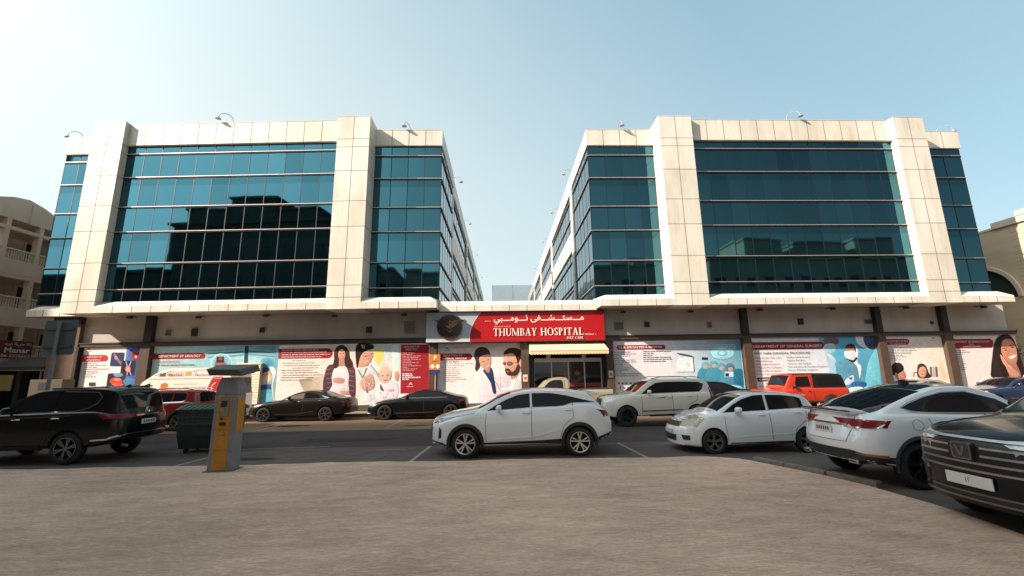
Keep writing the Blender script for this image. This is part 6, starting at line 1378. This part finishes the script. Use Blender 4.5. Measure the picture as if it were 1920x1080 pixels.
ob_ = bpy.data.objects[-1] if False else c.e.children[-1]
for v in ob_.data.vertices: v.co = Vector((xx-.014+(v.co.y-(xx-.02))*.3, -(v.co.x)+.0, v.co.z))
for sd in (-1, 1):
    c.patch('headlamp', [(.08, 1.0), (.10, 1.22), (.38, 1.27), (.55, 1.25), (.35, 1.08)], HEADL, 'side', sd)
c.mirror_front('headlamp', [(-.99, .98), (-.99, 1.22), (-.82, 1.21), (-.82, .96)], HEADL); 
FG = [(-.84+.14*math.cos(t*.393)*(1 if math.cos(t*.393) > 0 else .9), .62+.17*math.sin(t*.393)) for t in range(16)]
c.mirror_front('fog_lamp_recess', FG, ARCH, off=.008); 
for sg_ in (-1, 1): c.strip('fog_lamp_trim', [(sg_*a, b2) for a, b2 in FG+[FG[0]]], .022, BRONZE, 'front', off=.02)
c.strip('lower_trim', [(-.95, .40), (-.6, .42), (.6, .42), (.95, .40)], .03, BRONZE, 'front', off=.02); c.patch('lower_grille', [(-.6, .44), (.6, .44), (.62, .52), (-.62, .52)], CLAD_B, 'front'); c.strip('lower_trim', [(-.62, .50), (.62, .50)], .02, BRONZE, 'front', off=.02)
c.both('side_window', [(1.85, 1.46), (2.4, 1.77), (2.9, 1.88), (4.1, 1.87), (4.3, 1.52)], GLS); c.windscreen('windscreen', 1.6, 2.3, mat('greenish_windscreen', (.05, .065, .06), .08, spec=.8)); c.mirrors(2.1, 1.52, BPAINT)
c.strip('bonnet_crease', [(.3, -.62), (1.4, -.72)], .02, BPAINT, 'top', off=.006); c.strip('bonnet_crease', [(.3, .62), (1.4, .72)], .02, BPAINT, 'top', off=.006)

# three more cars by the far kerb, mostly hidden
def plain(label, X, pt, **k):
    sp = dict(L=5.0, W=1.86, R=.34, H=1.46, wheels=(.95, 3.85), paint=pt, tumble=.34, **SALOON); hs = k.get('hs', 1.0)
    sp['T'] = [(x, z*hs) for x, z in sp['T']]; sp['B'] = [(x, z*hs) for x, z in sp['B']]
    c = Car('parked_car', label, 'car', X, 21.7, sp); c.e['group'] = ROWG
    f = lambda P: [(x, z*hs) for x, z in P]
    c.both('side_window', f([(1.92, 1.06), (2.3, 1.24), (2.62, 1.325), (2.76, 1.34), (2.76, 1.075)]), GLS); c.both('side_window', f([(2.82, 1.075), (2.82, 1.345), (3.1, 1.34), (3.5, 1.25), (3.82, 1.13), (3.9, 1.09)]), GLS)
    c.windscreen('windscreen', 1.7, 2.44); c.windscreen('rear_window', 3.5, 4.2); c.mirrors(2.1, 1.08*hs, pt, .17); c.both('headlamp', f([(.1, .66), (.25, .76), (.6, .84), (.45, .74)]), HEADL); c.both('tail_lamp', f([(4.6, .92), (4.9, .95), (4.95, .85), (4.7, .86)]), TAILR)
    c.handles([(2.62, .94*hs), (3.6, .97*hs)], CHROME, .15); c.sides('door_seam', f([(2.79, 1.05), (2.79, .4)]), .008, SEAM)
plain('black car hidden behind the pearl white off-road car', 7.7, BPAINT, hs=1.10)
plain('grey-beige saloon whose roof shows below the narrow poster with two women', 18.9, GREYP, hs=1.06)
plain('navy blue saloon below the laughing woman poster at the right edge', 24.0, NAVY, hs=1.08)

# ------------------------------------------------------------------ street furniture
MY = mat('meter_yellow', (.46, .20, .02), .5, var=.1, vscale=5); MG = mat('meter_grey', (.20, .20, .215), .45, var=.1, vscale=5); PAN = mat('solar_panel_dark', (.075, .06, .05), .6)
pm = empty('parking_meter', (-6.56, 10.83, .055), R(2), 'yellow and grey parking meter with a solar roof standing on the left pavement', 'parking meter')
q = MB(MG); w0, w1, d = .265, .245, .20
def frustum(q, w0, d0, z0, w1, d1, z1, mi=0): q.grid([(0, 3, 2, 1), (4, 5, 6, 7), (0, 1, 5, 4), (1, 2, 6, 5), (2, 3, 7, 6), (3, 0, 4, 7)], [(-w0, -d0, z0), (w0, -d0, z0), (w0, d0, z0), (-w0, d0, z0), (-w1, -d1, z1), (w1, -d1, z1), (w1, d1, z1), (-w1, d1, z1)], mi)
frustum(q, .265, .20, 0, .25, .19, 1.72); q.build('body', pm, local=True, bevel=.02)
q = MB(MG); pr = [(-.25, 1.72), (.25, 1.72), (.25, 1.86), (.21, 2.02), (.15, 2.12), (-.15, 2.12), (-.21, 2.02), (-.25, 1.86)]; q.prism([(x, z+.001) for x, z in pr], -.19, .19); q.build('head', pm, local=True, bevel=.015)
q = MB(MY); frustum(q, .165, .004, .03, .15, .004, 1.70); [None for _ in ()]
q.v = [(x-.01, y-.205+z*.0058, z) for x, y, z in q.v]; o = q.build('front_panel', pm, local=True)
q = MB(MY); q.grid([(0, 1, 2, 3), (7, 6, 5, 4), (0, 4, 5, 1), (1, 5, 6, 2), (2, 6, 7, 3), (3, 7, 4, 0)], [(.262, -.16, .80), (.262, .16, .92), (.256, .16, 1.68), (.256, -.16, 1.62), (.268, -.16, .80), (.268, .16, .92), (.262, .16, 1.68), (.262, -.16, 1.62)]); q.build('side_panel', pm, local=True)
q = MB(DARKM, MG, MAROON)
q.box(-.11, .10, -.216, -.207, 1.22, 1.66, 1); q.box(-.085, .055, -.222, -.2165, 1.44, 1.58, 0); q.build('screen_plate', pm, local=True, bevel=.004)
q = MB(DARKM); q.box(-.085, .06, -.222, -.207, 1.02, 1.09); q.build('card_slot', pm, local=True)
q = MB(MY); q.box(-.085, -.0, -.232, -.2165, 1.32, 1.40); q.build('button', pm, local=True)
q = MB(MG); q.tube([(-.02, -.225, .84), (.0, -.24, .83), (.06, -.225, .84)], .018); q.build('lock', pm, local=True)
q = MB(DARKM); q.box(-.17, .15, -.2085, -.2045, .93, .937); q.box(-.175, .155, -.2095, -.2055, .47, .474); q.build('panel_gap', pm, local=True)
q = MB(DARKM); q.box(-.08, -.03, -.216, -.207, 1.15, 1.20); q.build('pay_icon', pm, local=True); text('PARKING', 'lettering', pm, -.02, .07, 1.155, 1.175, -.212, DARKM, warp=False, local=True)
q = MB(PAN, MG); q.grid([(0, 3, 2, 1), (4, 5, 6, 7), (0, 1, 5, 4), (1, 2, 6, 5), (2, 3, 7, 6), (3, 0, 4, 7)], [(-.36, -.33, 2.17), (.40, -.33, 2.15), (.48, .30, 2.27), (-.40, .30, 2.30), (-.44, -.36, 2.32), (.30, -.36, 2.30), (.42, .30, 2.42), (-.48, .30, 2.44)]); q.build('solar_roof', pm, local=True, bevel=.01)
q = MB(KERB); q.box(-.33, .33, -.26, .26, -.05, .012); q.build('plinth', pm, local=True)

db = empty('waste_bin', (-8.90, 13.9, 0), R(3), 'large dark waste bin with green lid behind the parking meter', 'bin')
BING = mat('bin_dark_plastic', (.035, .042, .042), .6, var=.2, vscale=4); LID = mat('bin_green_lid', (.022, .062, .028), .5, var=.15, vscale=4)
q = MB(BING); pr = [(-.35, .12), (.3, .12), (.48, .55), (.56, .80), (.56, 1.22), (-.56, 1.22), (-.56, .80), (-.50, .5)]
q.prism(pr, -.68, .68, 'x')
for z in (.82, 1.0): q.box(-.70, .70, -.585, .585, z, z+.03)
for x in (-.45, -.2, .05, .3, .55): q.box(x-.01, x+.01, -.575, .575, .82, 1.2)
q.box(-.74, .74, -.61, .61, 1.2, 1.26); q.build('body', db, local=True, bevel=.012)
q = MB(LID); n = 10; pts = [(-.62+1.24*k/n, 1.26+.13*math.sin(math.pi*k/n)) for k in range(n+1)]
q.prism(pts+[(.62, 1.25), (-.62, 1.25)], -.74, .74, 'x')
for x in (-.6, -.45, -.3, -.15, 0, .15, .3, .45, .6): q.prism([(a, b2+.018) for a, b2 in pts]+[(.6, 1.26), (-.6, 1.26)], x-.02, x+.02, 'x')
q.build('lid', db, local=True)
for sx in (-.5, .5):
    for sy in (-.28, .28):
        q = MB(RUB, GREYM); q.lathe([(.001, -.03), (.09, -.03), (.1, -.015), (.1, .015), (.09, .03), (.001, .03)], (sx, sy, .1), 'x', 18); q.tube([(sx, sy, .1), (sx, sy*.9, .22)], .02, 1); q.build('wheel', db, local=True, smooth=.6)

ps = empty('parking_sign', (-3.56, 23.4, .15), 0, 'orange parking sign on a thin pole between two posters left of the red sign', 'sign')
OR = mat('sign_orange', (.60, .20, .02), .5); BL = mat('sign_blue', (.02, .04, .16), .5)
x0, z1 = at(803.5, 664, 23.1); x1, z0 = at(823.5, 693, 23.1); zb_ = at(810, 701, 23.1)[1]
q = MB(ALU); q.tube([(-3.57, 23.46, .15), (-3.57, 23.46, 3.2)], .03); q.build('pole', ps, smooth=1)
q = MB(OR); q.box(x0, x1, 23.38, 23.41, z0, z1); q.build('orange_board', ps); q = MB(BL); q.box(x0, x1, 23.38, 23.41, zb_, z0-.01); q.build('blue_board', ps)
text('P', 'lettering', ps, x0+.24, x0+.40, z1-.30, z1-.07, 23.375, WHT, warp=False, bold=.03)
text('PARKING', 'lettering', ps, x0+.18, x0+.44, z1-.40, z1-.35, 23.375, mat('ink_black', (.02, .02, .02), .6), warp=False)
q = MB(WHT)
for cx in (x0+.18, x0+.46): q.lathe([(.001, -.008), (.11, -.008), (.11, -.001)], (cx, 23.38, z0+.17), 'y', 20)
q.build('white_discs', ps)

tb = empty('traffic_sign', (-13.72, 13.6, 0), R(-6), 'grey back of a large road sign on a post above the black SUV', 'sign')
SGB = mat('sign_back_grey', (.085, .092, .098), .5)
x0, z1 = at(54, 603, 13.6); x1, z0 = at(106, 666, 13.6); w_ = (x1-x0)/2; r = .07
q = MB(SGB)
def rrp(w, z0, z1, r): return [(w-r+r*math.cos(R(a)), z1-r+r*math.sin(R(a))) for a in (0, 30, 60, 90)]+[(-w+r+r*math.cos(R(a)), z1-r+r*math.sin(R(a))) for a in (90, 120, 150, 180)]+[(-w+r+r*math.cos(R(a)), z0+r+r*math.sin(R(a))) for a in (180, 210, 240, 270)]+[(w-r+r*math.cos(R(a)), z0+r+r*math.sin(R(a))) for a in (270, 300, 330, 360)]
q.prism(rrp(w_, z0, z1, r), .04, .07); q.build('sign_plate', tb, local=True)
q = MB(GREYM); q.tube([(0, 0, 0), (0, 0, z1-.05)], .05, n=12); q.build('post', tb, local=True, smooth=1)
q = MB(mat('sign_bracket_grey', (.06, .065, .07), .5)); 
for z in (z0+.25, z1-.28): q.box(-w_+.06, w_-.06, .0, .042, z-.03, z+.03)
q.build('brackets', tb, local=True)

lv = empty('louvred_cabinet', (-14.2, 24.6, .15), 0, 'cream louvred double door cabinet standing behind the ambulance', 'cabinet')
LV = mat('cream_louvre', (.72, .60, .44), .5); xL, zT = at(443, 681, 24.95); xR, _ = at(491, 681, 24.95)
q = MB(LV); q.box(xL, xR, 24.99, 25.1, .6, zT); q.build('case', lv, warp=True)
for a, b2 in ((xL+.05, (xL+xR)/2-.02), ((xL+xR)/2+.02, xR-.05)):
    q = MB(LV, mat('louvre_gap', (.28, .20, .11), .8)); q.box(a, b2, 24.97, 24.988, .65, zT-.05, 1)
    n = 24
    for i in range(n):
        z = .68+i*(zT-.78)/n; q.grid([(0, 1, 2, 3), (0, 3, 5, 4), (1, 2, 5, 4)][:1], [(a+.03, 24.94, z), (b2-.03, 24.94, z), (b2-.03, 24.97, z+.06), (a+.03, 24.97, z+.06), (a, 24.97, z), (b2, 24.97, z)])
    for x in (a, b2-.03): q.box(x, x+.03, 24.935, 24.969, .65, zT-.05)
    q.box(a+.031, b2-.031, 24.935, 24.969, .65, .68); q.box(a+.031, b2-.031, 24.935, 24.969, zT-.08, zT-.05)
    q.build('louvred_door', lv, warp=True)
q = MB(DARKM)
for x in (xL+.1, xR-.1): q.box(x-.04, x+.04, 25.0, 25.09, .15, .6)
q.build('feet', lv, warp=True)

ac = empty('air_conditioner', (-24.3, 24.2, .15), 0, 'sand coloured air conditioner box at the foot of the granite pier', 'air conditioner')
xa, za = at(68, 712, 24.2); xb, _ = at(128, 712, 24.2)
q = MB(mat('sand_box', (.075, .055, .028), .6), DARKM); q.box(xa, xb, 23.9, 24.6, .9, za); q.box(xa+.5, xb-.7, 23.88, 23.899, za-.55, za-.12, 1); q.build('case', ac, warp=True, bevel=.01)
q = MB(DARKM)
for x in (xa+.1, xb-.1): q.box(x-.04, x+.04, 23.95, 24.5, .15, .9)
q.build('stand', ac, warp=True)

aw2 = empty('street_awning', (-27.4, 27.3, 2.4), 0, 'dark sagging shop awning between the beige building and the granite pier', 'awning')
q = MB(DARKM); q.prism([(26.6, 2.95), (28.6, 3.6), (28.6, 3.5), (26.6, 2.75)], -31, -27.3, 'x'); q.build('canopy', aw2)
for x in (-30.8, -27.5): MB(GREYM).tube([(x, 26.7, .15), (x, 26.7, 2.9)], .04).build('post', aw2)
q = MB(mat('yellow_notice', (.30, .20, .06), .6)); 
o = q.box(-32.6, -31.6, 29.0, 29.06, 1.5, 2.5).build('shop_board'); tag(o, 'dim yellow board standing inside the dark shop front at far left', 'board')

# small tree beside the right end of the hospital
tr = empty('small_tree', (32.6, 27.5, 0), 0, 'dark leafy small tree behind the right end of the posters', 'tree')
q = MB(mat('bark', (.07, .05, .035), .9)); q.tube([(32.6, 27.5, 0), (32.65, 27.5, 1.5), (32.5, 27.6, 2.8), (32.7, 27.4, 4.0)], .1, r1=.03)
for a in range(7): t = a*.9; q.tube([(32.55, 27.5, 1.9+a*.25), (32.55+.9*math.cos(t), 27.5+.9*math.sin(t), 2.7+a*.3)], .035, r1=.01, n=5)
q.build('trunk', tr)
rg = random.Random(5); q = MB(mat('dark_leaves', (.035, .05, .018), .6, var=.4, vscale=3), mat('light_leaves', (.07, .085, .03), .6))
for k in range(1500):
    c0 = rg.choice([(32.6, 27.5, 3.6, .9), (32.0, 27.2, 3.1, .6), (33.2, 27.6, 3.0, .7), (32.5, 27.4, 2.4, .6), (32.3, 27.3, 4.3, .45)])
    d = Vector((rg.gauss(0, 1), rg.gauss(0, 1), rg.gauss(0, .8))).normalized()*c0[3]*rg.uniform(.3, 1.05); p = Vector(c0[:3])+d
    u = Vector((rg.gauss(0, 1), rg.gauss(0, 1), rg.gauss(0, 1))).normalized(); w = u.orthogonal().normalized(); s_ = rg.uniform(.05, .10)
    q.face([p-u*s_, p+w*s_*.5, p+u*s_, p-w*s_*.5], 0 if rg.random() < .75 else 1)
q.build('crown', tr)
